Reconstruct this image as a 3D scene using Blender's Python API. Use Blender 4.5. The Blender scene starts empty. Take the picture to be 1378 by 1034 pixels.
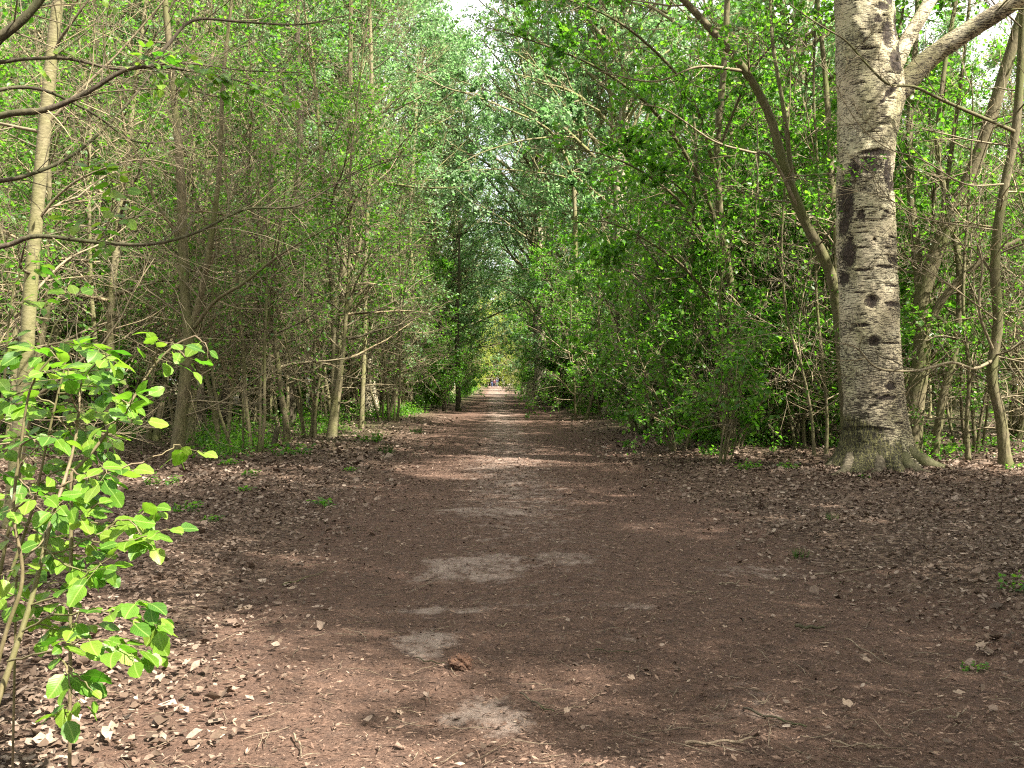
import bpy, math, random
import numpy as np
from mathutils import Vector, Matrix, noise as mnoise

SC = bpy.context.scene
COL = SC.collection
RAD = math.radians

# ------------------------------------------------------------------ camera, sky, sun, exposure
CAM_Z = 1.6
LENS = 34.0
F = LENS / 36.0 * 1378.0
YAW = math.atan((689 - 665) / F)
PITCH = math.atan(6 / F)
cam_d = bpy.data.cameras.new('camera')
cam = bpy.data.objects.new('camera', cam_d)
COL.objects.link(cam)
cam.location = (0, 0, CAM_Z)
cam.rotation_euler = (math.pi / 2 - PITCH, 0, -YAW)
cam_d.lens = LENS
cam_d.sensor_width = 36
cam_d.clip_start = 0.05
cam_d.clip_end = 3000
SC.camera = cam

SUN_AZ, SUN_EL = 128.0, 50.0          # clockwise from +Y, above the horizon
world = bpy.data.worlds.new('World')
SC.world = world
world.use_nodes = True
wn = world.node_tree.nodes
bg = wn.get('Background') or wn.new('ShaderNodeBackground')
sky = wn.new('ShaderNodeTexSky')
sky.sky_type = 'NISHITA'
sky.sun_disc = False
sky.sun_elevation = RAD(SUN_EL)
sky.sun_rotation = RAD(SUN_AZ)
sky.air_density = 1.0
sky.dust_density = 5.0
sky.ozone_density = 0.6
wl = world.node_tree.links
wtc = wn.new('ShaderNodeTexCoord')
wno = wn.new('ShaderNodeTexNoise')
wno.inputs['Scale'].default_value = 2.2
wno.inputs['Detail'].default_value = 7
wrm = wn.new('ShaderNodeValToRGB')
wrm.color_ramp.elements[0].position = 0.35
wrm.color_ramp.elements[0].color = (0.45, 0.45, 0.45, 1)
wrm.color_ramp.elements[1].position = 0.6
wrm.color_ramp.elements[1].color = (0.95, 0.95, 0.95, 1)
wmx = wn.new('ShaderNodeMix')
wmx.data_type = 'RGBA'
wl.new(wtc.outputs['Generated'], wno.inputs['Vector'])
wl.new(wno.outputs['Fac'], wrm.inputs[0])
wl.new(wrm.outputs[0], wmx.inputs[0])
wl.new(sky.outputs[0], wmx.inputs[6])
wmx.inputs[7].default_value = (5.6, 5.5, 5.3, 1)      # white high cloud over most of the sky
wl.new(wmx.outputs[2], bg.inputs[0])
bg.inputs[1].default_value = 0.09

sun_d = bpy.data.lights.new('sun', 'SUN')
sun_d.energy = 5.0
sun_d.angle = RAD(0.55)
sun_d.color = (1.0, 0.94, 0.84)
sun = bpy.data.objects.new('sun', sun_d)
COL.objects.link(sun)
sd = Vector((math.sin(RAD(SUN_AZ)) * math.cos(RAD(SUN_EL)), math.cos(RAD(SUN_AZ)) * math.cos(RAD(SUN_EL)), math.sin(RAD(SUN_EL))))
sun.rotation_euler = sd.to_track_quat('Z', 'Y').to_euler()
sun.location = (30, -30, 50)

SC.view_settings.view_transform = 'Standard'
SC.view_settings.look = 'None'
SC.view_settings.gamma = 1
SC.view_settings.exposure = 2.36
SC.view_settings.use_curve_mapping = False
cy = SC.cycles
cy.max_bounces = 8
cy.diffuse_bounces = 5
cy.glossy_bounces = 2
cy.transmission_bounces = 6
cy.sample_clamp_indirect = 6.0
cy.use_adaptive_sampling = True
cy.adaptive_threshold = 0.012
cy.use_denoising = False
SC.cycles.filter_width = 1.15

# ------------------------------------------------------------------ helpers
CY_, SY_ = math.cos(YAW), math.sin(YAW)

def ray(px, py):
    xc, zc = (px - 689) / F, -(py - 517) / F
    # camera space: right, forward, up ; pitch down then yaw right
    fwd = math.cos(PITCH) + zc * math.sin(PITCH)
    up = -math.sin(PITCH) + zc * math.cos(PITCH)
    return np.array([xc * CY_ + fwd * SY_, -xc * SY_ + fwd * CY_, up])

def at(px, py, d):
    r = ray(px, py)
    return r * (d / r[1]) + np.array([0, 0, CAM_Z])

def nrm(v):
    v = np.asarray(v, float)
    n = np.linalg.norm(v, axis=-1, keepdims=True)
    return v / np.maximum(n, 1e-9)

PATH_C, PATH_W = 0.45, 2.35

def gz_s(x, y):
    """ground height: path a little sunk, banks soft, wide gentle waves"""
    side = np.clip((np.abs(x - PATH_C) - 2.0) / 1.8, 0, 1)
    side = side * side * (3 - 2 * side)
    h = 0.10 * side + 0.03 * np.sin(x * 0.7 + 1.3) * np.cos(y * 0.45) * side + 0.018 * np.sin(x * 1.9 + y * 0.8) + 0.012 * np.sin(y * 2.3 - x * 0.6)
    h = h + 0.05 * np.exp(-(((x - 6.25) ** 2 + (y - 16) ** 2) / 1.6))
    return h * np.clip(1.3 - np.abs(y) / 400, 0, 1)

def gz(x, y):
    return float(gz_s(np.float64(x), np.float64(y)))

def ground_at(px, py):
    r = ray(px, py)
    t = CAM_Z / -r[2]
    p = r * t
    return np.array([p[0], p[1], gz(p[0], p[1])])

def gpx(px, d):
    """ground point in the column px at depth d"""
    r = ray(px, 517)
    x = r[0] / r[1] * d
    return np.array([x, d, gz(x, d)])

def mesh_np(name, V, polys, mat=None, smooth=False):
    """polys: list of (m,k) int arrays"""
    me = bpy.data.meshes.new(name)
    V = np.asarray(V, np.float32)
    me.vertices.add(len(V))
    me.vertices.foreach_set('co', V.ravel())
    loops, starts, off = [], [], 0
    for P in polys:
        P = np.asarray(P, np.int32)
        if not len(P):
            continue
        m, k = P.shape
        loops.append(P.ravel())
        starts.append(off + np.arange(m, dtype=np.int32) * k)
        off += m * k
    L = np.concatenate(loops)
    S = np.concatenate(starts)
    me.loops.add(len(L))
    me.loops.foreach_set('vertex_index', L)
    me.polygons.add(len(S))
    me.polygons.foreach_set('loop_start', S)
    me.update(calc_edges=True)
    if smooth:
        me.polygons.foreach_set('use_smooth', np.ones(len(S), bool))
    if mat:
        me.materials.append(mat)
    return me

def link(name, me, parent=None, loc=None, kind=None):
    o = bpy.data.objects.new(name, me)
    COL.objects.link(o)
    if parent is not None:
        o.parent = parent
    if loc is not None:
        o.location = loc
    if kind:
        o['kind'] = kind
    return o

def tag(o, label, cat, group=None):
    o['label'] = label
    o['category'] = cat
    if group:
        o['group'] = group
    return o

def thing(name, label, cat, loc=(0, 0, 0), rotz=0, group=None):
    o = bpy.data.objects.new(name, None)
    o.empty_display_size = 0.2
    COL.objects.link(o)
    o.location = loc
    o.rotation_euler = (0, 0, rotz)
    return tag(o, label, cat, group)

def dup(root, loc, rotz, label=None, group=None, scale=1.0):
    r = root.copy()
    COL.objects.link(r)
    r.location = loc
    r.rotation_euler = (0, 0, rotz)
    if np.ndim(scale) == 0:
        scale = (scale,) * 3
    r.scale = scale
    if label:
        r['label'] = label
    if group:
        r['group'] = group
    for ch in list(root.children):
        c = ch.copy()
        COL.objects.link(c)
        c.parent = r
        for g in ch.children:
            d = g.copy()
            COL.objects.link(d)
            d.parent = c
    return r

# tubes -------------------------------------------------------------
class Tubes:
    def __init__(s):
        s.V, s.Q, s.T, s.n = [], [], [], 0

    def add(s, pts, rad, n=4):
        pts = np.asarray(pts, float)
        m = len(pts)
        rad = np.broadcast_to(np.asarray(rad, float), (m,))
        t = nrm(np.gradient(pts, axis=0))
        mean = np.abs(t.mean(0))
        ref = np.zeros(3)
        ref[int(np.argmin(mean))] = 1
        u = nrm(np.cross(t, ref))
        v = np.cross(t, u)
        a = np.arange(n) * 2 * math.pi / n
        ring = pts[:, None, :] + rad[:, None, None] * (np.cos(a)[None, :, None] * u[:, None, :] + np.sin(a)[None, :, None] * v[:, None, :])
        base = s.n
        i = np.arange(m - 1)[:, None] * n
        j = np.arange(n)[None, :]
        jn = (j + 1) % n
        q = np.stack([i + j, i + jn, i + n + jn, i + n + j], -1).reshape(-1, 4) + base
        s.V.append(ring.reshape(-1, 3))
        s.Q.append(q)
        s.n += m * n
        if n == 4:
            s.Q.append(np.array([[base + (m - 1) * n + k for k in range(4)]]))
        return s

    def mesh(s, name, mat, smooth=True, off=(0, 0, 0)):
        V = np.concatenate(s.V) - np.asarray(off)
        return mesh_np(name, V, [np.concatenate(s.Q)], mat, smooth)

def walk(rng, p, d, length, nseg, wob, up=0.0):
    pts = [np.array(p, float)]
    d = nrm(d)
    st = length / nseg
    W = rng.normal(0, wob, (nseg, 3))
    for k in range(nseg):
        d = d + W[k]
        d[2] += up
        d = d / math.sqrt(d[0] * d[0] + d[1] * d[1] + d[2] * d[2])
        pts.append(pts[-1] + d * st)
    return np.array(pts)

def on(pts, t):
    """point and direction at fraction t of a polyline"""
    f = t * (len(pts) - 1)
    i = min(int(f), len(pts) - 2)
    a = f - i
    return pts[i] * (1 - a) + pts[i + 1] * a, nrm(pts[i + 1] - pts[i])

def deflect(rng, d, ang):
    r = nrm(np.cross(d, rng.normal(0, 1, 3)))
    return d * math.cos(ang) + r * math.sin(ang)

def sprout(rng, pts, r0, tub, leaves, sub=7, tw=4, slen=1.0, tlen=0.4, ang=(0.5, 1.1), up=0.02, wob=0.16, t0=0.15, lf=1.0, rmin=0.0028):
    """side shoots and twigs on a branch polyline; leaf anchors collected"""
    for k in range(sub):
        t = t0 + (1 - t0) * (k + rng.random()) / sub
        p, d = on(pts, min(t, 0.999))
        dd = deflect(rng, d, rng.uniform(*ang))
        L = slen * (1.15 - 0.75 * t) * rng.uniform(0.6, 1.3)
        rr = max(r0 * (1 - t) * 0.55 + rmin, rmin)
        q = walk(rng, p, dd, L, 4, wob, up)
        tub.add(q, np.linspace(rr, rmin, 5), 3)
        if lf and rng.random() < lf:
            leaves.append(q[2:])
        for j in range(tw):
            tt = 0.2 + 0.8 * (j + rng.random()) / tw
            p2, d2 = on(q, min(tt, 0.999))
            w = walk(rng, p2, deflect(rng, d2, rng.uniform(0.4, 1.1)), tlen * rng.uniform(0.5, 1.4), 2, wob * 1.2, up)
            tub.add(w, [rmin * 1.1, rmin * 0.9, rmin * 0.6], 3)
            if lf and rng.random() < lf:
                leaves.append(w[1:])

# leaf meshes ---------------------------------------------------------
LEAF2 = (np.array([[0, 0, 0], [-0.36, 0.45, 0.08], [0, 1, -0.05], [0.36, 0.45, 0.08]]), np.array([[0, 1, 2], [0, 2, 3]]) [:, ::-1])
LEAF4 = (np.array([[0, 0, 0], [-0.33, 0.28, 0.07], [-0.33, 0.62, 0.05], [0, 1, -0.12], [0.33, 0.62, 0.05], [0.33, 0.28, 0.07]]),
         np.array([[0, 1, 2], [0, 2, 3], [0, 3, 4], [0, 4, 5]])[:, ::-1])

def leaf_cloud(rng, P, A, size, tpl=LEAF2, flat=0.75, sv=0.35):
    """vertices and faces of many small leaves: P positions, A growth directions"""
    n = len(P)
    T, Fc = tpl
    A = nrm(A + rng.normal(0, 0.6, (n, 3)) + np.array([0, 0, -0.15]))
    N = nrm(rng.normal(0, flat, (n, 3)) + np.array([0, 0, 1.0]))
    X = nrm(np.cross(A, N))
    Z = np.cross(X, A)
    S = (size * (1 + rng.uniform(-sv, sv, n)))[:, None, None]
    V = P[:, None, :] + S * (X[:, None, :] * T[None, :, 0:1] + A[:, None, :] * T[None, :, 1:2] + Z[:, None, :] * T[None, :, 2:3])
    k = len(T)
    Fa = (Fc[None] + (np.arange(n) * k)[:, None, None]).reshape(-1, Fc.shape[1])
    return V.reshape(-1, 3), Fa

def scatter_leaves(rng, anchors, n, spread=0.05):
    """n leaf positions spread on the anchor polylines"""
    nblk = max(1, len(anchors) // 14)
    wts = np.repeat(rng.gamma(0.5, 1.0, nblk + 1) + 0.03, 14)[:len(anchors)]
    idx = rng.choice(len(anchors), n, p=wts / wts.sum())
    P, A = np.empty((n, 3)), np.empty((n, 3))
    for a, i in enumerate(idx):
        q = anchors[i]
        f = rng.random() * (len(q) - 1)
        j = int(f)
        b = f - j
        P[a] = q[j] * (1 - b) + q[j + 1] * b
        A[a] = q[j + 1] - q[j]
    return P + rng.normal(0, spread, (n, 3)), nrm(A)

# ------------------------------------------------------------------ materials
def mat_new(name):
    m = bpy.data.materials.new(name)
    m.use_nodes = True
    nt = m.node_tree
    for x in list(nt.nodes):
        nt.nodes.remove(x)
    return m, nt

class NT:
    def __init__(s, nt):
        s.nt = nt

    def n(s, typ, **kw):
        x = s.nt.nodes.new('ShaderNode' + typ)
        for k, v in kw.items():
            if k == 'ins':
                for a, b in v.items():
                    if isinstance(b, bpy.types.NodeSocket):
                        s.nt.links.new(b, x.inputs[a])
                    else:
                        x.inputs[a].default_value = b
            else:
                setattr(x, k, v)
        return x

    def ramp(s, fac, stops, interp='LINEAR'):
        x = s.nt.nodes.new('ShaderNodeValToRGB')
        x.color_ramp.interpolation = interp
        e = x.color_ramp.elements
        while len(e) < len(stops):
            e.new(0.5)
        for i, (p, c) in enumerate(stops):
            e[i].position = p
            e[i].color = (c, c, c, 1) if not hasattr(c, '__len__') else (*c, 1)
        s.nt.links.new(fac, x.inputs[0])
        return x.outputs[0]

    def mix(s, fac, a, b, mode='MIX'):
        x = s.nt.nodes.new('ShaderNodeMix')
        x.data_type = 'RGBA'
        x.blend_type = mode
        for sock, v in ((x.inputs[0], fac), (x.inputs[6], a), (x.inputs[7], b)):
            if isinstance(v, bpy.types.NodeSocket):
                s.nt.links.new(v, sock)
            elif hasattr(v, '__len__'):
                sock.default_value = (*v, 1)
            else:
                sock.default_value = v
        return x.outputs[2]

    def math(s, op, a, b=0.0, clamp=False):
        x = s.nt.nodes.new('ShaderNodeMath')
        x.operation = op
        x.use_clamp = clamp
        for i, v in enumerate((a, b)):
            if isinstance(v, bpy.types.NodeSocket):
                s.nt.links.new(v, x.inputs[i])
            else:
                x.inputs[i].default_value = v
        return x.outputs[0]

    def noise(s, vec, scale, detail=4, rough=0.55, dist=0.0):
        return s.n('TexNoise', ins={'Vector': vec, 'Scale': scale, 'Detail': detail, 'Roughness': rough, 'Distortion': dist}).outputs['Fac']

    def scale(s, vec, sc):
        return s.n('Mapping', ins={'Vector': vec, 'Scale': sc}).outputs[0]

    def out(s, sh):
        o = s.n('OutputMaterial')
        s.nt.links.new(sh, o.inputs[0])

def leaf_mat(name, cols, trans_cols, tf=0.45, rough=0.42, veins=False, spec=0.35):
    m, nt = mat_new(name)
    g = NT(nt)
    geo = g.n('NewGeometry')
    oi = g.n('ObjectInfo')
    r = geo.outputs['Random Per Island']
    if veins:
        r = oi.outputs['Random']
    st = [(i / (len(cols) - 1), c) for i, c in enumerate(cols)]
    st2 = [(i / (len(cols) - 1), c) for i, c in enumerate(trans_cols)]
    c1, c2 = g.ramp(r, st), g.ramp(r, st2)
    # clumps of slightly different green through the crown
    tc = g.n('TexCoord').outputs['Object']
    nz = g.noise(tc, 0.9, 2)
    f = g.ramp(nz, [(0.35, 0.72), (0.65, 1.15)])
    c1 = g.mix(1.0, c1, f, 'MULTIPLY')
    bs = {'Base Color': c1, 'Roughness': rough, 'Specular IOR Level': spec}
    if veins:
        uv = g.n('TexCoord').outputs['UV']
        sep = g.n('SeparateXYZ', ins={0: uv})
        ax = g.math('ABSOLUTE', g.math('SUBTRACT', sep.outputs[0], 0.5))
        vv = g.math('SUBTRACT', g.math('MULTIPLY', sep.outputs[1], 9.0), g.math('MULTIPLY', ax, 7.0))
        tri = g.math('ABSOLUTE', g.math('SUBTRACT', g.math('FRACT', vv), 0.5))
        vein = g.ramp(tri, [(0.0, 1.0), (0.12, 0.0)])
        mid = g.ramp(ax, [(0.012, 1.0), (0.035, 0.0)])
        vm = g.math('MAXIMUM', g.math('MULTIPLY', vein, 0.5), mid)
        bs['Base Color'] = g.mix(g.math('MULTIPLY', vm, 0.45), c1, (0.30, 0.42, 0.10))
        c2 = g.mix(g.math('MULTIPLY', vm, 0.35), c2, (0.20, 0.36, 0.05))
        b = g.n('Bump', ins={'Strength': 0.22, 'Distance': 0.0015, 'Height': g.math('ADD', g.math('MULTIPLY', tri, 1.0), 0)})
        bs['Normal'] = b.outputs[0]
    p = g.n('BsdfPrincipled', ins=bs)
    t = g.n('BsdfTranslucent', ins={'Color': c2})
    mx = g.n('MixShader', ins={0: tf, 1: p.outputs[0], 2: t.outputs[0]})
    g.out(mx.outputs[0])
    return m

def bark_mat(name, cols, sc=(9, 9, 3), bump=0.5, moss=None, island=False, rough=0.85):
    m, nt = mat_new(name)
    g = NT(nt)
    tc = g.n('TexCoord').outputs['Object']
    v = g.scale(tc, sc)
    n1 = g.noise(v, 2.0, 6, 0.65)
    n2 = g.noise(tc, 1.3, 3)
    c = g.ramp(n1, [(0.30, cols[0]), (0.5, cols[1]), (0.70, cols[2])])
    if island:
        r = g.n('NewGeometry').outputs['Random Per Island']
        c = g.mix(1.0, c, g.ramp(r, [(0, (0.55, 0.55, 0.55)), (0.5, (1, 1, 1)), (1, (1.55, 1.45, 1.35))]), 'MULTIPLY')
    if moss:
        c = g.mix(g.ramp(n2, [(0.42, 0.0), (0.62, 0.75)]), c, moss)
    p = g.n('BsdfPrincipled', ins={'Base Color': c, 'Roughness': rough, 'Specular IOR Level': 0.25})
    if bump:
        b = g.n('Bump', ins={'Strength': bump, 'Distance': 0.012, 'Height': n1})
        nt.links.new(b.outputs[0], p.inputs['Normal'])
    g.out(p.outputs[0])
    return m

M = {}
M['leaf_green'] = leaf_mat('leaf_green', [(0.038, 0.095, 0.012), (0.06, 0.14, 0.017), (0.10, 0.185, 0.024)], [(0.09, 0.31, 0.013), (0.145, 0.40, 0.02), (0.24, 0.50, 0.03)], 0.5)
M['leaf_dark'] = leaf_mat('leaf_dark', [(0.035, 0.09, 0.011), (0.055, 0.13, 0.014), (0.085, 0.17, 0.018)], [(0.08, 0.28, 0.012), (0.13, 0.37, 0.015), (0.20, 0.45, 0.02)], 0.45, 0.35, spec=0.5)
M['leaf_silver'] = leaf_mat('leaf_silver', [(0.07, 0.135, 0.05), (0.11, 0.19, 0.08), (0.21, 0.29, 0.16)], [(0.13, 0.31, 0.07), (0.20, 0.40, 0.12), (0.33, 0.51, 0.23)], 0.55, 0.5)
M['leaf_yellow'] = leaf_mat('leaf_yellow', [(0.12, 0.18, 0.02), (0.18, 0.23, 0.03), (0.26, 0.27, 0.06)], [(0.28, 0.42, 0.03), (0.38, 0.50, 0.05), (0.48, 0.48, 0.09)], 0.5)  # for the sunny far end; sunlit brightness put into the leaf colour
M['leaf_near'] = leaf_mat('leaf_near', [(0.045, 0.12, 0.012), (0.085, 0.18, 0.014), (0.12, 0.22, 0.018), (0.17, 0.25, 0.03)], [(0.08, 0.30, 0.012), (0.15, 0.40, 0.016), (0.22, 0.46, 0.02), (0.30, 0.48, 0.04)], 0.42, 0.42, veins=True, spec=0.3)
M['bark_twig'] = bark_mat('bark_twig', [(0.08, 0.066, 0.038), (0.15, 0.125, 0.074), (0.22, 0.19, 0.12)], (8, 8, 4), 0.3, None, True, 0.75)
M['bark_stem'] = bark_mat('bark_stem', [(0.05, 0.042, 0.022), (0.10, 0.084, 0.044), (0.16, 0.138, 0.08)], (14, 14, 5), 0.8, (0.075, 0.085, 0.022))
M['bark_tan'] = bark_mat('bark_tan', [(0.08, 0.07, 0.036), (0.145, 0.127, 0.068), (0.205, 0.18, 0.105)], (8, 8, 22), 0.5, (0.12, 0.125, 0.035))
M['bark_dark'] = bark_mat('bark_dark', [(0.028, 0.022, 0.014), (0.055, 0.043, 0.028), (0.10, 0.082, 0.05)], (14, 14, 4), 0.9, (0.045, 0.055, 0.016))
M['bark_shoot'] = bark_mat('bark_shoot', [(0.07, 0.05, 0.028), (0.11, 0.08, 0.045), (0.17, 0.13, 0.08)], (20, 20, 8), 0.3, (0.09, 0.10, 0.03), rough=0.6)

M['root'] = bark_mat('bark_root', [(0.035, 0.028, 0.018), (0.085, 0.07, 0.045), (0.20, 0.17, 0.115)], (10, 10, 12), 1.0, (0.05, 0.055, 0.015))

def poplar_mat(name, use_attr):
    m, nt = mat_new(name)
    g = NT(nt)
    tc = g.n('TexCoord').outputs['Object']
    big = g.noise(tc, 1.1, 4, 0.6)
    fine = g.noise(g.scale(tc, (14, 14, 9)), 3.0, 6, 0.7)
    c = g.ramp(big, [(0.3, (0.34, 0.285, 0.185)), (0.5, (0.46, 0.40, 0.27)), (0.7, (0.50, 0.465, 0.32))])
    c = g.mix(g.ramp(fine, [(0.35, 0.4), (0.6, 0.0)]), c, (0.19, 0.155, 0.10))
    # greenish bloom of algae
    al = g.noise(g.scale(tc, (1, 1, 0.5)), 1.7, 4)
    c = g.mix(g.ramp(al, [(0.46, 0.0), (0.68, 0.55)]), c, (0.22, 0.22, 0.085))
    # lens-shaped lenticels, wide and short, in broken rows
    v1 = g.scale(tc, (7.5, 7.5, 46))
    l1 = g.noise(v1, 1.6, 2.5, 0.55, 0.25)
    dens = g.noise(g.scale(tc, (0.7, 0.7, 2.2)), 1.5, 3)
    thr = g.math('ADD', l1, g.math('MULTIPLY', g.math('SUBTRACT', dens, 0.5), 0.28))
    if use_attr:
        at_ = g.n('Attribute', attribute_name='marks')
        sep = g.n('SeparateColor', ins={0: at_.outputs[0]})
        scar_and_shade, moss, crack = sep.outputs[0], sep.outputs[1], sep.outputs[2]  # the first two also carry painted hollow and furrow shade
        thr = g.math('ADD', g.math('SUBTRACT', thr, 0.022), g.math('MULTIPLY', crack, 0.075))
        hl = g.noise(g.scale(tc, (1.6, 1.6, 34)), 1.0, 3, 0.6, 0.3)
        hline = g.ramp(hl, [(0.645, 0.0), (0.665, 0.75)])
    if use_attr:
        c = g.mix(hline, c, (0.05, 0.038, 0.026))
    lent = g.ramp(thr, [(0.54, 0.0), (0.575, 1.0)])
    c = g.mix(g.math('MULTIPLY', lent, 0.92), c, (0.04, 0.03, 0.021))
    # thin vertical cracks joining them
    vc = g.noise(g.scale(tc, (26, 26, 2.2)), 1.5, 3, 0.6, 0.6)
    crk = g.ramp(vc, [(0.475, 0.0), (0.494, 0.9), (0.506, 0.9), (0.525, 0.0)])
    crk = g.math('MULTIPLY', crk, g.ramp(dens, [(0.45, 0.0), (0.6, 1.0)]))
    c = g.mix(g.math('MULTIPLY', crk, 0.7), c, (0.07, 0.055, 0.04))
    h = g.math('SUBTRACT', g.math('MULTIPLY', fine, 0.5), g.math('ADD', lent, g.math('MULTIPLY', crk, 0.5)))
    if use_attr:
        rn = g.noise(g.scale(tc, (13, 13, 19)), 1.5, 7, 0.8, 0.5)
        rn2 = g.noise(g.scale(tc, (30, 30, 8)), 1.5, 3, 0.6)
        sm = g.math('ADD', scar_and_shade, g.math('MULTIPLY', g.math('SUBTRACT', rn, 0.5), 2.3))
        sm = g.ramp(sm, [(0.46, 0.0), (0.62, 1.0)])
        sm = g.math('MULTIPLY', sm, g.ramp(scar_and_shade, [(0.02, 0.0), (0.15, 1.0)]))
        sc_col = g.ramp(rn2, [(0.35, (0.02, 0.015, 0.011)), (0.6, (0.055, 0.04, 0.028)), (0.75, (0.13, 0.10, 0.07))])
        c = g.mix(sm, c, sc_col)
        mm = g.math('ADD', moss, g.math('MULTIPLY', g.math('SUBTRACT', rn, 0.5), 1.6))
        mm = g.ramp(mm, [(0.45, 0.0), (0.7, 1.0)])
        mcol = g.ramp(rn2, [(0.42, (0.016, 0.014, 0.007)), (0.51, (0.045, 0.043, 0.014)), (0.62, (0.15, 0.14, 0.05))])
        c = g.mix(g.math('MULTIPLY', mm, 0.92), c, mcol)
        h = g.math('SUBTRACT', h, g.math('MULTIPLY', sm, g.math('ADD', rn2, 0.5)))
    p = g.n('BsdfPrincipled', ins={'Base Color': c, 'Roughness': 0.8, 'Specular IOR Level': 0.25})
    b = g.n('Bump', ins={'Strength': 0.8, 'Distance': 0.035, 'Height': h})
    nt.links.new(b.outputs[0], p.inputs['Normal'])
    g.out(p.outputs[0])
    return m

M['bark_poplar'] = poplar_mat('bark_poplar', False)
M['bark_poplar_old'] = poplar_mat('bark_poplar_old', True)

def ground_mat():
    m, nt = mat_new('forest_floor')
    g = NT(nt)
    pos = g.n('NewGeometry').outputs['Position']
    at_ = g.n('Attribute', attribute_name='floor')
    sep = g.n('SeparateColor', ins={0: at_.outputs[0]})
    pth, sand, green = sep.outputs[0], sep.outputs[1], sep.outputs[2]
    nb = g.noise(pos, 1.6, 5, 0.6)
    nm = g.noise(pos, 9, 5, 0.7)
    nf = g.noise(pos, 55, 4, 0.75)
    nff = g.noise(g.scale(pos, (1, 1, 1)), 170, 3, 0.7)
    # litter side: matted leaves
    vo = g.n('TexVoronoi', ins={'Vector': pos, 'Scale': 26.0, 'Randomness': 1.0})
    vc = g.n('SeparateColor', ins={0: vo.outputs['Color']}).outputs[0]
    lit = g.ramp(vc, [(0.0, (0.038, 0.024, 0.017)), (0.45, (0.085, 0.055, 0.038)), (0.8, (0.15, 0.10, 0.07)), (1.0, (0.24, 0.17, 0.12))])
    lit = g.mix(g.ramp(nf, [(0.3, 0.75), (0.6, 0.0)]), lit, (0.03, 0.02, 0.015))
    # trodden path: brown crumbs of bud scales and humus over grey sand
    pa = g.ramp(nf, [(0.30, (0.046, 0.026, 0.018)), (0.5, (0.105, 0.063, 0.044)), (0.72, (0.19, 0.122, 0.088))])
    pa = g.mix(g.ramp(nm, [(0.36, 0.6), (0.60, 0.0)]), pa, (0.045, 0.031, 0.025))
    spk = g.ramp(nff, [(0.66, 0.0), (0.74, 0.85)])
    pa = g.mix(spk, pa, (0.36, 0.26, 0.19))
    gs = g.ramp(nff, [(0.3, (0.16, 0.118, 0.095)), (0.7, (0.35, 0.275, 0.225))])
    sm = g.math('ADD', sand, g.math('MULTIPLY', g.math('SUBTRACT', g.noise(g.scale(pos, (1, 0.8, 1)), 5.5, 7, 0.75), 0.5), 1.7))
    sm = g.ramp(sm, [(0.40, 0.0), (0.72, 0.95)])
    pa = g.mix(sm, pa, gs)
    pm = g.math('ADD', pth, g.math('MULTIPLY', g.math('SUBTRACT', nb, 0.5), 1.2))
    pm = g.ramp(pm, [(0.35, 0.0), (0.65, 1.0)])
    c = g.mix(pm, lit, pa)
    c = g.mix(g.math('MULTIPLY', green, g.ramp(nm, [(0.4, 0.0), (0.6, 1.0)])), c, (0.035, 0.06, 0.012))
    h = g.math('ADD', g.math('MULTIPLY', nf, 0.6), g.math('ADD', g.math('MULTIPLY', nm, 1.5), g.math('MULTIPLY', nff, 0.3)))
    p = g.n('BsdfPrincipled', ins={'Base Color': c, 'Roughness': 0.95, 'Specular IOR Level': 0.12})
    b = g.n('Bump', ins={'Strength': 0.9, 'Distance': 0.03, 'Height': h})
    nt.links.new(b.outputs[0], p.inputs['Normal'])
    g.out(p.outputs[0])
    return m

M['floor'] = ground_mat()

def island_mat(name, stops, rough=0.85, trans=0.0):
    m, nt = mat_new(name)
    g = NT(nt)
    r = g.n('NewGeometry').outputs['Random Per Island']
    c = g.ramp(r, stops)
    tc = g.n('NewGeometry').outputs['Position']
    c = g.mix(g.ramp(g.noise(tc, 60, 4, 0.7), [(0.3, 0.5), (0.6, 0.0)]), c, (0.03, 0.02, 0.014))
    p = g.n('BsdfPrincipled', ins={'Base Color': c, 'Roughness': rough, 'Specular IOR Level': 0.25})
    if trans:
        t = g.n('BsdfTranslucent', ins={'Color': c})
        g.out(g.n('MixShader', ins={0: trans, 1: p.outputs[0], 2: t.outputs[0]}).outputs[0])
    else:
        g.out(p.outputs[0])
    return m

M['litter'] = island_mat('leaf_litter', [(0.0, (0.05, 0.033, 0.022)), (0.3, (0.11, 0.074, 0.05)), (0.65, (0.165, 0.116, 0.084)), (0.9, (0.235, 0.175, 0.132)), (1.0, (0.33, 0.26, 0.20))], 0.7, 0.08)
M['crumb'] = island_mat('path_crumbs', [(0.0, (0.035, 0.02, 0.014)), (0.4, (0.09, 0.053, 0.036)), (0.75, (0.17, 0.108, 0.077)), (0.95, (0.22, 0.145, 0.10)), (1.0, (0.34, 0.26, 0.19))], 0.85)
M['dry_leaf'] = island_mat('dry_leaf', [(0.0, (0.20, 0.13, 0.085)), (1.0, (0.34, 0.26, 0.19))], 0.7, 0.1)
M['dead_wood'] = bark_mat('dead_wood', [(0.06, 0.045, 0.03), (0.14, 0.105, 0.07), (0.24, 0.19, 0.13)], (20, 20, 20), 0.6)
M['clod'] = bark_mat('clod_earth', [(0.03, 0.018, 0.012), (0.085, 0.045, 0.028), (0.16, 0.09, 0.055)], (18, 18, 18), 1.0)
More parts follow.
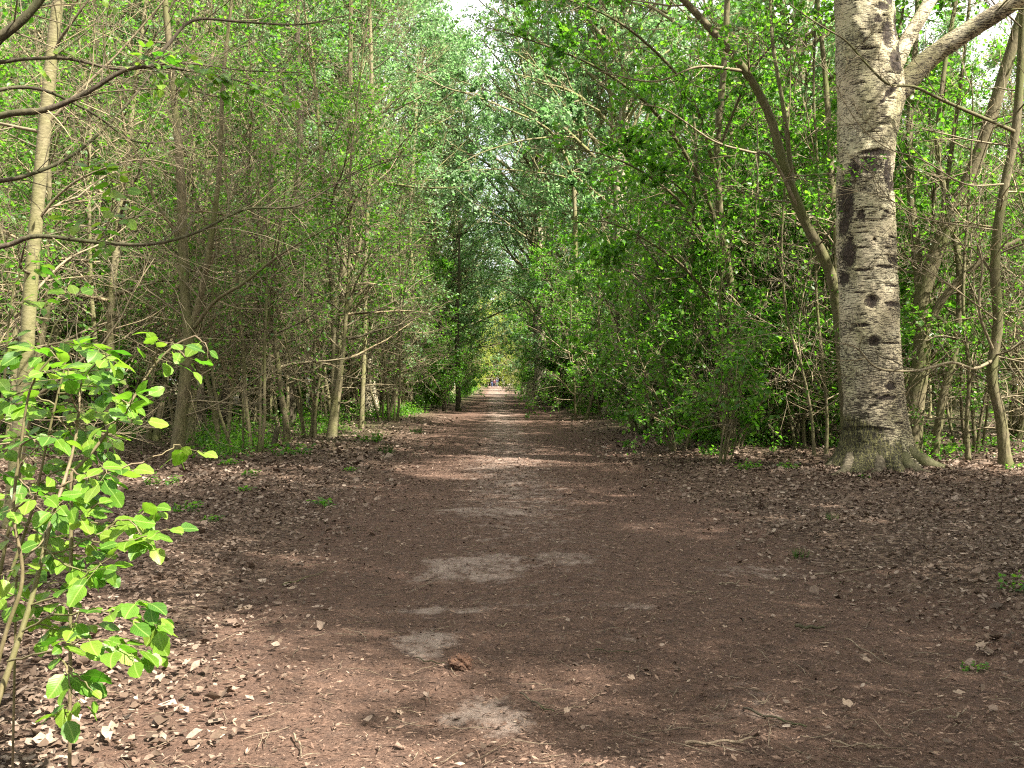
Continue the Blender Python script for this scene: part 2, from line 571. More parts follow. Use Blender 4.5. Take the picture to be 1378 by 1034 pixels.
def flat_mat(name, col, rough=0.8):
    m, nt = mat_new(name)
    g = NT(nt)
    tc = g.n('TexCoord').outputs['Object']
    c = g.mix(g.ramp(g.noise(tc, 6, 3), [(0.3, 0.3), (0.7, 0.0)]), col, tuple(x * 0.6 for x in col))
    g.out(g.n('BsdfPrincipled', ins={'Base Color': c, 'Roughness': rough}).outputs[0])
    return m

# ------------------------------------------------------------------ ground and path
def build_ground():
    xs = np.concatenate([-np.geomspace(9, 420, 26)[::-1], np.arange(-8.9, 10.0, 0.09), np.geomspace(10.1, 420, 26)])
    ys = np.concatenate([-np.geomspace(3, 160, 14)[::-1], np.arange(-2.0, 2.4, 0.4), np.arange(2.5, 20, 0.09), np.arange(20, 46, 0.28), np.geomspace(46, 760, 60)])
    X, Y = np.meshgrid(xs, ys)
    Z = gz_s(X, Y)
    nz = np.array([mnoise.noise((a * 2.1, b * 2.1, 0.3)) * 0.022 + mnoise.noise((a * 6.3, b * 6.3, 4.1)) * 0.012 if 2 < b < 22 and -9 < a < 10 else 0.0 for a, b in zip(X.ravel(), Y.ravel())]).reshape(X.shape)
    side = np.clip((np.abs(X - PATH_C) - 1.6) / 1.2, 0.45, 1.6)
    Z = Z + nz * side
    V = np.stack([X, Y, Z], -1).reshape(-1, 3)
    ny, nx = X.shape
    i = np.arange(ny - 1)[:, None] * nx + np.arange(nx - 1)[None, :]
    Q = np.stack([i, i + 1, i + nx + 1, i + nx], -1).reshape(-1, 4)
    cx = V[Q, 0].mean(1)
    cyy = V[Q, 1].mean(1)
    hw = PATH_W + 0.35 * np.sin(cyy * 0.9) + 0.2 * np.sin(cyy * 2.7 + 1)
    hw = np.where(cyy > 60, hw - 0.5, hw)
    isp = (np.abs(cx - PATH_C) < hw) & (cyy < 330)
    d = np.abs(X - PATH_C - 0.12 * np.sin(Y * 0.35))
    wdt = np.where(Y > 60, PATH_W - 0.4, PATH_W)
    near_r = np.where(X > PATH_C, np.clip((8.5 - Y) / 6, 0, 1) * 1.6, 0)      # the trodden earth spreads right in the foreground
    pth = 1 - np.clip((d - near_r - wdt + 0.9) / 1.8, 0, 1)
    sand = np.zeros_like(X)
    # bare grey sand patches, plus a sunlit streak at right painted as sand, at their places along the path (px, py, half width px, half height px)
    for (px, py, wx, hy, s) in [(640, 765, 105, 22, .62), (572, 866, 48, 20, .72), (655, 965, 75, 32, .62), (760, 755, 60, 12, .55), (660, 690, 90, 9, .65),
                                (600, 818, 95, 7, .6), (690, 812, 80, 6, .5), (680, 650, 70, 7, .6), (660, 632, 50, 5, .55), (1030, 766, 110, 12, .45),
                                (860, 820, 60, 8, .45), (1010, 960, 60, 28, .45), (650, 615, 40, 4, .5), (850, 862, 40, 8, .4), (670, 560, 22, 5, .6), (668, 540, 16, 5, .7), (1000, 925, 60, 20, .35)]:
        a = ground_at(px, py)
        b = ground_at(px + wx, py)
        c0, c1 = ground_at(px, py - hy), ground_at(px, py + hy)
        rx, ry = b[0] - a[0], (c0[1] - c1[1]) / 2
        yc = (c0[1] + c1[1]) / 2
        dd = np.sqrt(((X - a[0]) / rx) ** 2 + ((Y - yc) / ry) ** 2)
        sand = np.maximum(sand, s * np.clip(1.5 - dd, 0, 1))
    sand = np.maximum(sand, np.where(Y > 90, 0.5, 0) * pth)
    strip = np.exp(-((X - PATH_C + 0.15) / 1.0) ** 2) * np.clip((Y - 5) / 8, 0, 1)
    sand = np.maximum(sand, (0.18 + 0.36 * strip) * pth)
    green = np.clip((d - wdt - 0.6 + np.clip((Y - 45) / 30, 0, 1)) / 1.5, 0, 1) * np.clip((Y - 17) / 12, 0, 0.85)
    C = np.stack([pth, sand, green, np.ones_like(X)], -1).reshape(-1, 4).astype(np.float32)

    def part(name, mask):
        q = Q[mask]
        used, inv = np.unique(q, return_inverse=True)
        me = mesh_np(name, V[used], [inv.reshape(-1, 4)], M['floor'], True)
        ca = me.color_attributes.new('floor', 'FLOAT_COLOR', 'POINT')
        ca.data.foreach_set('color', C[used].ravel())
        link(name, me, kind='structure')
    part('path', isp)
    part('ground', ~isp)

build_ground()

# ------------------------------------------------------------------ leaf litter and path crumbs (stuff)
def build_litter():
    rng = np.random.default_rng(11)
    T = np.array([[0, -0.5, 0.02], [-0.30, -0.18, 0.13], [-0.36, 0.22, 0.10], [0, 0.55, 0.02], [0.34, 0.2, 0.12], [0.30, -0.2, 0.05], [0, 0, -0.03]])
    Fc = np.array([[6, 0, 1], [6, 1, 2], [6, 2, 3], [6, 3, 4], [6, 4, 5], [6, 5, 0]])[:, ::-1]
    def leaves(n, xr, yr, size, tilt, cond=None):
        # depth chosen so that leaves are as many per picture row near and far
        y = yr[0] * (yr[1] / yr[0]) ** rng.random(n)
        x = rng.uniform(-1, 1, n) * (y * 0.62 + 0.6)
        x = x + 0.02 * y
        d = np.abs(x - PATH_C) - np.where(x > PATH_C, np.clip((8.5 - y) / 6, 0, 1) * 1.4, 0)
        pr = np.clip((d - 1.3) / 1.7, 0.03, 1) ** 1.3
        k = rng.random(n) < pr
        x, y, d = x[k], y[k], d[k]
        m = len(x)
        S = size * rng.uniform(0.35, 1.22, m) * (1 + 0.9 * (rng.random(m) < 0.06)) * np.clip(y / 9, 1, 2.0)
        z = gz_s(x, y) + 0.012 + rng.random(m) * 0.03
        th = rng.random(m) * 2 * math.pi
        A = np.stack([np.cos(th), np.sin(th), rng.normal(0, tilt, m)], -1)
        A = nrm(A)
        N = nrm(np.stack([rng.normal(0, tilt * 1.3, m), rng.normal(0, tilt * 1.3, m), np.ones(m)], -1))
        Xa = nrm(np.cross(A, N))
        Za = np.cross(Xa, A)
        asp = rng.uniform(0.6, 1.25, m)[:, None, None]
        curl = rng.uniform(-0.6, 2.4, m)[:, None, None]
        Tj = T[None] + rng.normal(0, 0.07, (m, 7, 3))
        V = np.stack([x, y, z], -1)[:, None, :] + S[:, None, None] * (Xa[:, None] * Tj[..., 0:1] * asp + A[:, None] * Tj[..., 1:2] + Za[:, None] * Tj[..., 2:3] * curl)
        Fa = (Fc[None] + (np.arange(m) * 7)[:, None, None]).reshape(-1, 3)
        return V.reshape(-1, 3), Fa
    V, Fa = leaves(96000, None, (3.2, 40), 0.040, 0.26)
    # drift of leaves piled against the big poplar's foot
    m = 4200
    th = rng.uniform(math.pi * 0.95, math.pi * 2.05, m)
    rr = 0.68 + rng.exponential(0.28, m)
    x, y = 6.2 + rr * np.cos(th) * 1.05, 16.0 + rr * np.sin(th)
    P = np.stack([x, y, gz_s(x, y) + 0.02 + np.clip(0.95 - rr, 0, 1) * 0.22 * rng.random(m)], -1)
    V2, F2 = leaf_cloud(rng, P, nrm(rng.normal(0, 1, (m, 3)) * [1, 1, .15]), 0.055, LEAF4, 0.5)
    Fa = np.vstack([Fa, F2 + len(V)])
    V = np.vstack([V, V2])
    o = link('leaf_litter', mesh_np('leaf_litter', V, [Fa], M['litter'], False), kind='stuff')
    o['label'] = 'brown dry fallen leaves covering the ground on both sides of the path'
    # crumbs on the path: short slivers and flakes
    n = 125000
    y = 3.3 * (26 / 3.3) ** (rng.random(n) ** 1.15)
    x = PATH_C + rng.normal(0, 1, n) * 2.0 + np.where(y < 8, rng.uniform(0, 2.2, n), 0)
    m = n
    L = rng.uniform(0.003, 0.012, m) * rng.choice([1, 1, 1, 2.2], m) * np.clip(y / 8, 1, 1.8)
    Wd = L * rng.uniform(0.1, 0.4, m)
    th = rng.random(m) * 2 * math.pi
    A = nrm(np.stack([np.cos(th), np.sin(th), rng.normal(0, 0.22, m)], -1)) * L[:, None]
    B = nrm(np.stack([-np.sin(th), np.cos(th), rng.normal(0, 0.4, m)], -1)) * Wd[:, None]
    P = np.stack([x, y, gz_s(x, y) + 0.006 + rng.random(m) * 0.016], -1)
    V = np.stack([P - A, P + B, P + A, P - B], 1).reshape(-1, 3)
    Q = (np.arange(m)[:, None] * 4 + np.arange(4)[None])
    o = link('path_crumbs', mesh_np('path_crumbs', V, [Q], M['crumb'], False), kind='stuff')
    o['label'] = 'fine brown bud scales and crumbs strewn over the trodden path'
    # thin twigs all over the floor, each just a broken stick of a few centimetres
    tb = Tubes()
    for k in range(900):
        yy = 3.4 * (20 / 3.4) ** rng.random()
        xx = rng.uniform(-0.6, 0.62) * yy
        L = rng.uniform(0.05, 0.24)
        a = rng.random() * 2 * math.pi
        q = walk(rng, (xx, yy, 0), (math.cos(a), math.sin(a), 0), L, 3, 0.14)
        q[:, 2] = gz_s(q[:, 0], q[:, 1]) + 0.012 + rng.uniform(0, 0.018, 4)
        tb.add(q, [0.0022, 0.003, 0.0025, 0.0015], 3)
    o = link('twig_litter', tb.mesh('twig_litter', M['dead_wood']), kind='stuff')
    o['label'] = 'small broken twigs scattered on the forest floor'

build_litter()

# ------------------------------------------------------------------ generic trees
def gen_tree(seed, H, r0, stems=1, spread=0.1, first=0.12, nb=40, bl=2.2, elev=(0.05, 0.9), sub=8, tw=4, slen=0.9, tlen=0.4,
             nleaf=0, lsize=0.06, tpl=LEAF2, leaf_from=0.0, wob=0.06, prof='cone', bup=0.02, flat=0.75, rmin=0.0028, trunk_n=7, lclump=0.05, flare=1.5):
    rng = np.random.default_rng(seed)
    tr, br, anch = Tubes(), Tubes(), []
    for s in range(stems):
        a = rng.random() * 6.28
        lean = spread * (0.4 + rng.random())
        base = np.array([math.cos(a), math.sin(a), 0]) * (0.0 if stems == 1 else 0.12 + 0.2 * rng.random()) 
        base[2] = -0.15
        h = H * (1 if s == 0 else rng.uniform(0.6, 1.0))
        d = nrm([math.cos(a) * lean, math.sin(a) * lean, 1])
        pts = walk(rng, base, d, h, 14, wob, 0.05)
        rr0 = r0 * (1 if s == 0 else rng.uniform(0.55, 0.95))
        rad = rr0 * (1 - np.linspace(0, 1, 15)) ** 0.85 + 0.006
        rad[0] *= flare
        tr.add(pts, rad, trunk_n)
        n = nb // stems
        for k in range(n):
            t = first + (1 - first) * (k + rng.random()) / n
            p, dd = on(pts, min(t, 0.995))
            az = k * 2.4 + rng.normal(0, 0.5)
            el = rng.uniform(*elev) + 0.5 * t
            if prof == 'cone':
                L = bl * (1.1 - 0.75 * t)
            elif prof == 'round':
                L = bl * (0.35 + 1.0 * math.sin(math.pi * min(1, 0.12 + 0.88 * t)))
            else:
                L = bl * (0.75 + 0.3 * math.sin(6 * t))
            L *= rng.uniform(0.55, 1.25)
            bd = np.array([math.cos(az) * math.cos(el), math.sin(az) * math.cos(el), math.sin(el)])
            q = walk(rng, p, bd, L, 6, 0.13, bup)
            rb = min(np.interp(t * 14, np.arange(15), rad) * 0.6, 0.014 * L + 0.004)
            br.add(q, np.linspace(rb, 0.004, 7), 4)
            tmp = []
            sprout(rng, q, rb, br, tmp, sub, tw, slen * L / bl, tlen, up=bup, rmin=rmin)
            if t >= leaf_from:
                anch += tmp
    parts = {'trunk': tr, 'crown': br}
    lf = None
    if nleaf and anch:
        P, A = scatter_leaves(rng, anch, nleaf, lclump)
        lf = leaf_cloud(rng, P, A, lsize, tpl, flat)
    return parts, lf

def tree_proto(name, label, cat, mats, lmat, **kw):
    parts, lf = gen_tree(**kw)
    root = thing(name, label, cat)
    link('trunk', parts['trunk'].mesh('trunk', M[mats[0]]), root)
    c = link('branches', parts['crown'].mesh('branches', M[mats[1]]), root, kind='stuff')
    if lf is not None:
        link('foliage', mesh_np('foliage', lf[0], [lf[1]], M[lmat]), root, kind='stuff')
    root.location = (0, -500, 0)
    return root

PLACED = []
class Kind:
    """a few built trees of a kind; the first placements move them, the rest are copies"""
    def __init__(s, protos):
        s.p, s.used, s.i = protos, set(), 0

    def put(s, x, y, rot, label, group, scale=1.0, which=None):
        k = s.i % len(s.p) if which is None else which
        s.i += 1
        o = s.p[k]
        z = gz(x, y) - 0.02
        if k not in s.used:
            s.used.add(k)
            o.location = (x, y, z)
            o.rotation_euler = (0, 0, rot)
            o.scale = (scale,) * 3 if np.ndim(scale) == 0 else scale
            o['label'] = label
            if group:
                o['group'] = group
            elif 'group' in o:
                del o['group']
        else:
            o = dup(o, (x, y, z), rot, label, group, scale)
            if not group and 'group' in o:
                del o['group']
        return o

TANGLE = Kind([tree_proto('sapling', 'x', 'sapling', ('bark_stem' if k % 2 else 'bark_tan', 'bark_twig'), 'leaf_green', seed=20 + k,
               H=[7.5, 9, 6.5, 8.5, 10][k], r0=[0.055, 0.07, 0.045, 0.06, 0.075][k], stems=[1, 2, 3, 1, 2][k], spread=0.12, first=0.2, nb=[38, 46, 44, 40, 50][k], bl=[2.0, 2.2, 1.9, 2.3, 2.2][k], elev=(-0.15, 0.85),
               sub=9, tw=4, slen=1.0, tlen=0.42, nleaf=[1800, 3000, 1200, 3600, 4200][k], lsize=0.07, tpl=LEAF4, leaf_from=[.3, .25, .2, .25, .3][k], wob=0.06, prof='even') for k in range(5)])
POLE = Kind([tree_proto('pole_tree', 'x', 'young tree', ('bark_tan' if k != 1 else 'bark_stem', 'bark_twig'), 'leaf_green', seed=150 + k,
              H=[9.5, 11, 8.5][k], r0=[0.05, 0.07, 0.06][k], stems=[1, 1, 2][k], spread=0.1, first=0.3, nb=[26, 30, 26][k], bl=1.6, elev=(0.1, 1.0),
              sub=7, tw=3, slen=0.9, tlen=0.4, nleaf=[3600, 4600, 3200][k], lsize=0.085, tpl=LEAF4, wob=0.035, prof='even') for k in range(3)])
LEAFY = Kind([tree_proto('understorey_tree', 'x', 'small tree', ('bark_stem', 'bark_twig'), 'leaf_green', seed=40 + k,
              H=[7.5, 9, 8.2][k], r0=[0.07, 0.09, 0.08][k], stems=[2, 2, 3][k], spread=0.16, first=0.08, nb=54, bl=[2.4, 2.7, 2.4][k], elev=(-0.1, 0.8),
              sub=8, tw=4, slen=1.0, tlen=0.42, nleaf=[8500, 9500, 8000][k], lsize=0.095, tpl=LEAF4, leaf_from=0.0, wob=0.07, prof='even') for k in range(3)])
SHRUB = Kind([tree_proto('shrub', 'x', 'shrub', ('bark_dark', 'bark_stem'), 'leaf_dark', seed=60 + k,
              H=[4.6, 5.6, 3.6][k], r0=0.05, stems=[5, 6, 6][k], spread=0.36, first=0.12, nb=60, bl=[1.8, 2.1, 1.6][k], elev=(-0.05, 0.8),
              sub=7, tw=3, slen=0.9, tlen=0.34, nleaf=[7500, 9000, 6000][k], lsize=0.11, tpl=LEAF4, wob=0.07, prof='even') for k in range(3)])
BRIGHT = Kind([tree_proto('shrub', 'x', 'shrub', ('bark_stem', 'bark_twig'), 'leaf_green', seed=70 + k,
              H=[4.8, 5.4, 4.4][k], r0=0.03, stems=[6, 6, 7][k], spread=[.4, .4, .32][k], first=[.12, .12, .2][k], nb=[60, 60, 42][k], bl=[1.7, 1.9, 1.25][k], elev=(-0.1, 0.8),
              sub=6, tw=3, slen=0.9, tlen=0.34, nleaf=[3800, 4600, 1700][k], lsize=[0.1, 0.105, 0.14][k], tpl=LEAF4, wob=0.09, prof='even') for k in range(3)])
BARE = Kind([tree_proto('hazel_bush', 'x', 'bush', ('bark_stem', 'bark_twig'), 'leaf_green', seed=120 + k,
              H=[6.5, 7.5][k], r0=0.035, stems=[5, 4][k], spread=0.25, first=0.18, nb=[44, 40][k], bl=[2.1, 2.4][k], elev=(-0.2, 0.8),
              sub=8, tw=4, slen=1.1, tlen=0.5, nleaf=[1200, 1800][k], lsize=0.06, tpl=LEAF4, leaf_from=0.3, wob=0.07, prof='even', bup=0.0, rmin=0.0024) for k in range(2)])
POPLAR = Kind([tree_proto('poplar_tree', 'x', 'poplar', ('bark_poplar', 'bark_tan'), 'leaf_silver', seed=80 + k,
               H=[29, 25, 31][k], r0=[0.44, 0.36, 0.48][k], spread=0.06, first=[0.2, 0.1, 0.24][k], nb=[84, 84, 92][k], bl=[6.0, 5.6, 6.4][k], elev=(0.1, 0.9),
               sub=9, tw=4, slen=2.1, tlen=0.9, nleaf=37000, lsize=0.155, tpl=LEAF2, wob=0.03, prof='round', trunk_n=12, rmin=0.005, lclump=0.12, flat=1.0, flare=1.6) for k in range(3)])
YELLOW = Kind([tree_proto('far_tree', 'x', 'tree', ('bark_stem', 'bark_twig'), 'leaf_yellow', seed=95 + k,
               H=[9, 12][k], r0=0.12, stems=2, spread=0.2, first=0.05, nb=50, bl=[2.8, 3.4][k], elev=(-0.1, 0.8),
               sub=6, tw=3, slen=1.3, tlen=0.5, nleaf=11000, lsize=0.13, tpl=LEAF2, wob=0.05, prof='round', rmin=0.006, lclump=0.1) for k in range(2)])

R = random.Random(5)
def clear(x, y, lo, hi):
    return not (lo < x < hi)

def hidden_spot(x, y):
    return abs(x) > 0.62 * y + 7 if y > 0 else False

# --- thickets of saplings, left of the path
def window(x, y):          # the view to the poplar trunks right of the path
    return not (y < 43 and 748 < 665 + x / y * F < 872)

def zone(kind, n, xr, yr, label, group, smin=0.8, smax=1.15, mind=1.1, keep=None):
    out, tries, objs = 0, 0, []
    while out < n and tries < n * 40:
        tries += 1
        y = yr[0] + (yr[1] - yr[0]) * R.random() ** 1.1
        x = R.uniform(*xr)
        if hidden_spot(x, y) or any((x - a) ** 2 + (y - b) ** 2 < mind ** 2 for a, b in PLACED):
            continue
        if keep and not keep(x, y):
            continue
        PLACED.append((x, y))
        objs.append(kind.put(x, y, R.uniform(0, 6.28), label, group, R.uniform(smin, smax)))
        out += 1
    return objs

ORD = ['nearest', 'second', 'third', 'fourth', 'fifth', 'sixth', 'seventh', 'eighth', 'ninth', 'tenth', 'eleventh', 'twelfth', 'thirteenth', 'fourteenth', 'fifteenth', 'sixteenth',
       'seventeenth', 'eighteenth', 'nineteenth', 'twentieth', 'twenty-first', 'twenty-second', 'twenty-third', 'twenty-fourth', 'twenty-fifth', 'twenty-sixth']
def ordered(objs, label):
    """the members of an edge row, told apart by their rank from the camera"""
    for k, o in enumerate(sorted(objs, key=lambda o: o.location.y)):
        o['label'] = label % (ORD[k] if k < len(ORD) else 'farthest')

def notnear(x, y):          # keeps the hand-placed trees and the leafy foreground free
    return all((x - a) ** 2 + (y - b) ** 2 > r * r for a, b, r in [(6.2, 16, 2.2), (-5.9, 18.2, 1.6), (9.8, 19, 1.5), (8.4, 16, 1.3), (-4.7, 10, 2.0)])

e1 = zone(TANGLE, 24, (-9.0, -4.3), (21, 46), 'slender bare-twigged sapling at the left edge of the path', 'saplings along the left edge', 0.95, 1.35, 1.3, notnear)
zone(TANGLE, 42, (-24, -7.0), (15, 48), 'thin tangled sapling inside the left thicket', 'saplings in the left thicket', 0.95, 1.45, 1.15, notnear)
e5 = zone(LEAFY, 14, (-20, -6.0), (24, 60), 'green-leaved small tree among bare saplings left of the path', 'leafy small trees left of the path', 0.8, 1.3, 1.5, notnear)
z1 = zone(TANGLE, 26, (-14, -2.9), (46, 95), 'distant thin sapling on the left side of the path', 'distant saplings left of the path', 0.9, 1.4, 1.2)
zone(POLE, 40, (-26, -6.0), (20, 62), 'slim upright young tree standing among the left thicket', 'slim young trees in the left thicket', 0.85, 1.35, 1.0, notnear)
z8 = zone(POLE, 16, (-9, -3.0), (44, 100), 'x', 'slim young trees far along the left side', 0.9, 1.3, 1.2)
ordered(z8, 'slim upright young tree far along the left side, %s from the camera')
z7 = zone(POLE, 26, (8, 26), (20, 60), 'slim upright young tree in the right-hand wood', 'slim young trees in the right wood', 0.9, 1.4, 1.1, notnear)
z0 = zone(LEAFY, 13, (-8, -3.2), (46, 100), 'distant green small tree leaning over the left side of the path', 'distant leafy trees left of the path', 0.85, 1.4, 1.3)
e4 = zone(SHRUB, 12, (-4.4, -2.3), (44, 125), 'low green shrub on the far left verge', 'shrubs on the left verge', 0.4, 0.7, 1.8)
# right of the path
e2 = zone(SHRUB, 16, (4.2, 7.0), (25, 62), 'dark green bushy shrub along the right edge of the path', 'dark shrubs along the right edge', 0.75, 1.15, 1.5, lambda x, y: notnear(x, y) and window(x, y))
e3 = zone(LEAFY, 24, (5.8, 13), (21, 70), 'green-leaved small tree on the right side of the path', 'leafy small trees right of the path', 0.9, 1.3, 1.6, lambda x, y: notnear(x, y) and window(x, y))
zone(TANGLE, 28, (8.5, 24), (17.5, 50), 'thin tangled sapling in the right-hand thicket', 'saplings in the right thicket', 0.9, 1.4, 1.2, notnear)
zone(LEAFY, 7, (12, 30), (24, 60), 'leafy small tree deep in the right-hand wood', 'leafy trees deep in the right wood', 1.1, 1.6, 2.2)
z2 = zone(LEAFY, 16, (3.3, 8), (62, 100), 'distant green small tree right of the path', 'distant leafy trees right of the path', 0.85, 1.3, 1.4)
# tall poplars behind both thickets
zone(POPLAR, 5, (-17, -7), (26, 62), 'tall pale-leaved poplar rising behind the left thicket', 'tall poplars behind the left thicket', 0.75, 1.0, 4.2, notnear)
zone(POPLAR, 10, (-36, -16), (34, 80), 'tall poplar deep in the left-hand wood', 'tall poplars deep in the left wood', 0.8, 1.05, 5.0)
z4 = zone(POPLAR, 12, (10, 34), (26, 75), 'tall poplar rising behind the right-hand wood', 'tall poplars behind the right wood', 0.8, 1.1, 5.0, notnear)
z3 = zone(POPLAR, 7, (-9, -4.6), (62, 105), 'distant silvery poplar left of the path', 'distant poplars left of the path', 0.85, 1.05, 5.0)
zone(LEAFY, 16, (-50, -16), (46, 85), 'leafy tree filling the far left wood', 'trees filling the far left wood', 1.3, 1.9, 3.0)
zone(LEAFY, 14, (18, 50), (46, 85), 'leafy tree filling the far right wood', 'trees filling the far right wood', 1.3, 1.9, 3.0)
# sunny far end
z5 = zone(YELLOW, 18, (-9.0, -3.9), (100, 205), 'sunlit yellow-green tree on the left near the far end of the path', 'sunlit trees left of the far end', 0.6, 1.0, 2.5)
z6 = zone(YELLOW, 18, (4.6, 10.0), (100, 215), 'sunlit yellow-green tree on the right near the far end of the path', 'sunlit trees right of the far end', 0.6, 1.0, 2.5)
zone(YELLOW, 22, (-16, 16), (236, 258), 'pale yellow-green tree closing the view at the end of the path', 'trees closing the far end', 1.6, 2.5, 1.6)
zone(POPLAR, 10, (-22, 22), (262, 300), 'tall tree behind the far end of the path', 'tall trees behind the far end', 0.9, 1.1, 4.0)

ordered(z0, 'distant green small tree left of the path, %s from the camera')
ordered(z1, 'distant thin sapling left of the path, %s from the camera')
ordered(z2, 'distant green small tree right of the path, %s from the camera')
ordered(z3, 'distant silvery poplar left of the path, %s from the camera')
ordered(z4, 'tall poplar rising behind the right-hand wood, %s from the camera')
ordered(z5, 'sunlit yellow-green tree left of the far path, %s from the camera')
ordered(z6, 'sunlit yellow-green tree right of the far path, %s from the camera')
ordered(z7, 'slim upright young tree in the right-hand wood, %s from the camera')
ordered(e1, 'slender bare-twigged sapling at the left path edge, %s from the camera')
ordered(e2, 'dark green bushy shrub along the right path edge, %s from the camera')
ordered(e3, 'green-leaved small tree right of the path, %s from the camera')
ordered(e4, 'low green shrub on the left verge, %s from the camera')
ordered(e5, 'green-leaved small tree among bare saplings on the left, %s from the camera')

# tall poplars on the left whose pale crowns close the sky
tp = []
for k, (px, d, sc, w) in enumerate([(560, 70, 1.0, 0), (520, 52, 1.0, 1), (470, 58, 1.0, 2), (430, 40, .85, 1), (345, 44, .95, 0), (290, 52, 1.0, 1), (215, 45, .9, 2), (140, 52, 1.0, 0), (60, 44, .95, 1), (-20, 40, .9, 2), (400, 66, 1.0, 1),
                                    (500, 40, .72, 1), (590, 95, 1.0, 1), (585, 62, .8, 1), (605, 74, 1.05, 1), (757, 56, 1.0, 1), (250, 34, .75, 1), (100, 34, .75, 1)]):
    g_ = gpx(px, d)
    PLACED.append((g_[0], g_[1]))
    tp.append(POPLAR.put(g_[0], g_[1], 0.7 * k, 'tall pale-leaved poplar whose crown closes the sky over the path side', 'tall poplars closing the sky on the left', sc, w))
ordered(tp, 'tall pale-leaved poplar whose crown closes the sky, %s from the camera')
for k, (px, d, sc, w, lab) in enumerate([(-60, 12.5, 0.9, 0, 'dense bare-twigged bush at the left border behind the smooth trunk'), (330, 19.5, 1.1, 0, 'bare tangled bush right of the forked tree'),
        (420, 25, 1.2, 1, 'bare twiggy bush between the two leaning left trunks'),
        (1300, 20.5, 1.1, 0, 'bare tangled bush between the stem clump and the slim tree'), (1430, 17, 1.05, 1, 'bare bush at the right border'), (1085, 21, 1.1, 1, 'bare twiggy bush left of the big poplar'),
        (1190, 24, 1.2, 0, 'bare tangled bush behind the big poplar'), (520, 34, 1.3, 0, 'bare twiggy bush beside the bright thin stem'), (980, 25, 1.2, 0, 'bare twiggy bush behind the right-hand leafy shrubs')]):
    g_ = gpx(px, d)
    PLACED.append((g_[0], g_[1]))
    BARE.put(g_[0], g_[1], 2.1 * k, lab, None, sc, w)
# leafy shrubs reaching out from the right towards the path
for k, (px, d, sc, w, lab) in enumerate([(965, 17.2, .62, 2, 'bright green leafy shrub nearest to the camera on the right'), (915, 20.5, .8, 0, 'leafy shrub second on the right, its foot on the path edge'), (985, 20.5, .95, 1, 'tall leafy shrub behind the nearest shrub on the right'),
                                         (1050, 21.5, .8, 0, 'leafy shrub left of the two thin saplings on the right')]):
    g_ = gpx(px, d)
    PLACED.append((g_[0], g_[1]))
    BRIGHT.put(g_[0], g_[1], 1.3 * k, lab, None, sc, w)
for k, (px, d, sc, w, lab) in enumerate([(930, 23, 1.25, 0, 'tall leafy tree hanging over the right shrubs, crown towards the path'), (1000, 27, 1.4, 1, 'tall leafy tree left of the big poplar'), (868, 29, 1.1, 2, 'tall leafy tree leaning over the right path edge'),
                                         (1075, 23, 1.3, 1, 'leafy tree close behind the leaning trunk'), (778, 37, .85, 2, 'leafy tree before the slim sunlit leaning tree'), (812, 40, .6, 1, 'small leafy tree before the thick-based poplar'), (770, 52, 1.5, 2, 'leafy tree arching over the path from the right, half way down')]):
    g_ = gpx(px, d)
    PLACED.append((g_[0], g_[1]))
    LEAFY.put(g_[0], g_[1], 1.9 * k, lab, None, sc, w)

for k, (px, d, sc) in enumerate([(622, 128, 1.35), (712, 135, 1.35), (630, 165, 1.4), (706, 172, 1.4), (610, 108, 1.3)]):
    g_ = gpx(px, d)
    YELLOW.put(g_[0], g_[1], 1.1 * k, 'arching yellow-green tree at the far opening, %s from the camera' % ['second', 'third', 'fourth', 'fifth', 'nearest'][k], 'arching trees at the far opening', sc)

# the row of white poplars right of the path
for (px, d, rot, sc, lab) in [(1021, 26, 0.4, 0.8, 'white poplar with ivy-dark trunk, second from the camera in the right-hand row'),
                              (828, 43, 1.9, 0.95, 'thick-based white poplar behind the dark shrub, third in the right-hand row'),
                              (800, 48, 3.3, 0.9, 'white poplar trunk just left of the thick-based poplar in the right-hand row'),
                              (728, 62, 5.0, 0.95, 'flare-footed white poplar beside the path, half way down the right-hand row'),
                              (716, 78, 2.0, 0.95, 'poplar directly behind the flare-footed poplar in the right-hand row'),
                              (706, 98, 4.2, 0.95, 'far poplar in the right-hand row before the sunny end')]:
    g_ = gpx(px, d)
    PLACED.append((g_[0], g_[1]))
    POPLAR.put(g_[0], g_[1], rot, lab, None, sc)

# unseen trees added beside and behind the camera to shade the foreground
for (x, y, s, k) in [(11.5, 5.5, 1.0, 0), (15.5, -3, 1.0, 1), (10.4, 1.6, .82, 1), (9, -20, 1.0, 1), (-12, -2, .9, 2), (20, 0, 1.0, 2), (5.5, -15, .9, 0), (-9, -12, .9, 1), (22, -12, 1.0, 0)]:
    POPLAR.put(x, y, R.uniform(0, 6.28), 'unseen poplar added beside the camera to shade the near path', 'unseen poplars beside the camera', s, k)
for (x, y, s) in [(11, 9, 1.1), (12.5, 4.5, 1.0)]:
    LEAFY.put(x, y, R.uniform(0, 6.28), 'unseen small leafy tree added beside the camera to shade the near path', 'unseen small trees beside the camera', s)

# ------------------------------------------------------------------ trees placed one by one
def smooth(P, n=6):
    P = np.asarray(P, float)
    Q = np.vstack([2 * P[0] - P[1], P, 2 * P[-1] - P[-2]])
    out = []
    for i in range(1, len(Q) - 2):
        for t in np.linspace(0, 1, n, endpoint=False):
            a, b, c, d = Q[i - 1], Q[i], Q[i + 1], Q[i + 2]
            out.append(0.5 * ((2 * b) + (c - a) * t + (2 * a - 5 * b + 4 * c - d) * t * t + (3 * b - a - 3 * c + d) * t ** 3))
    out.append(Q[-2])
    return np.array(out)

def pxl(L, n=6):
    return smooth([at(a, b, c) for a, b, c in L], n)

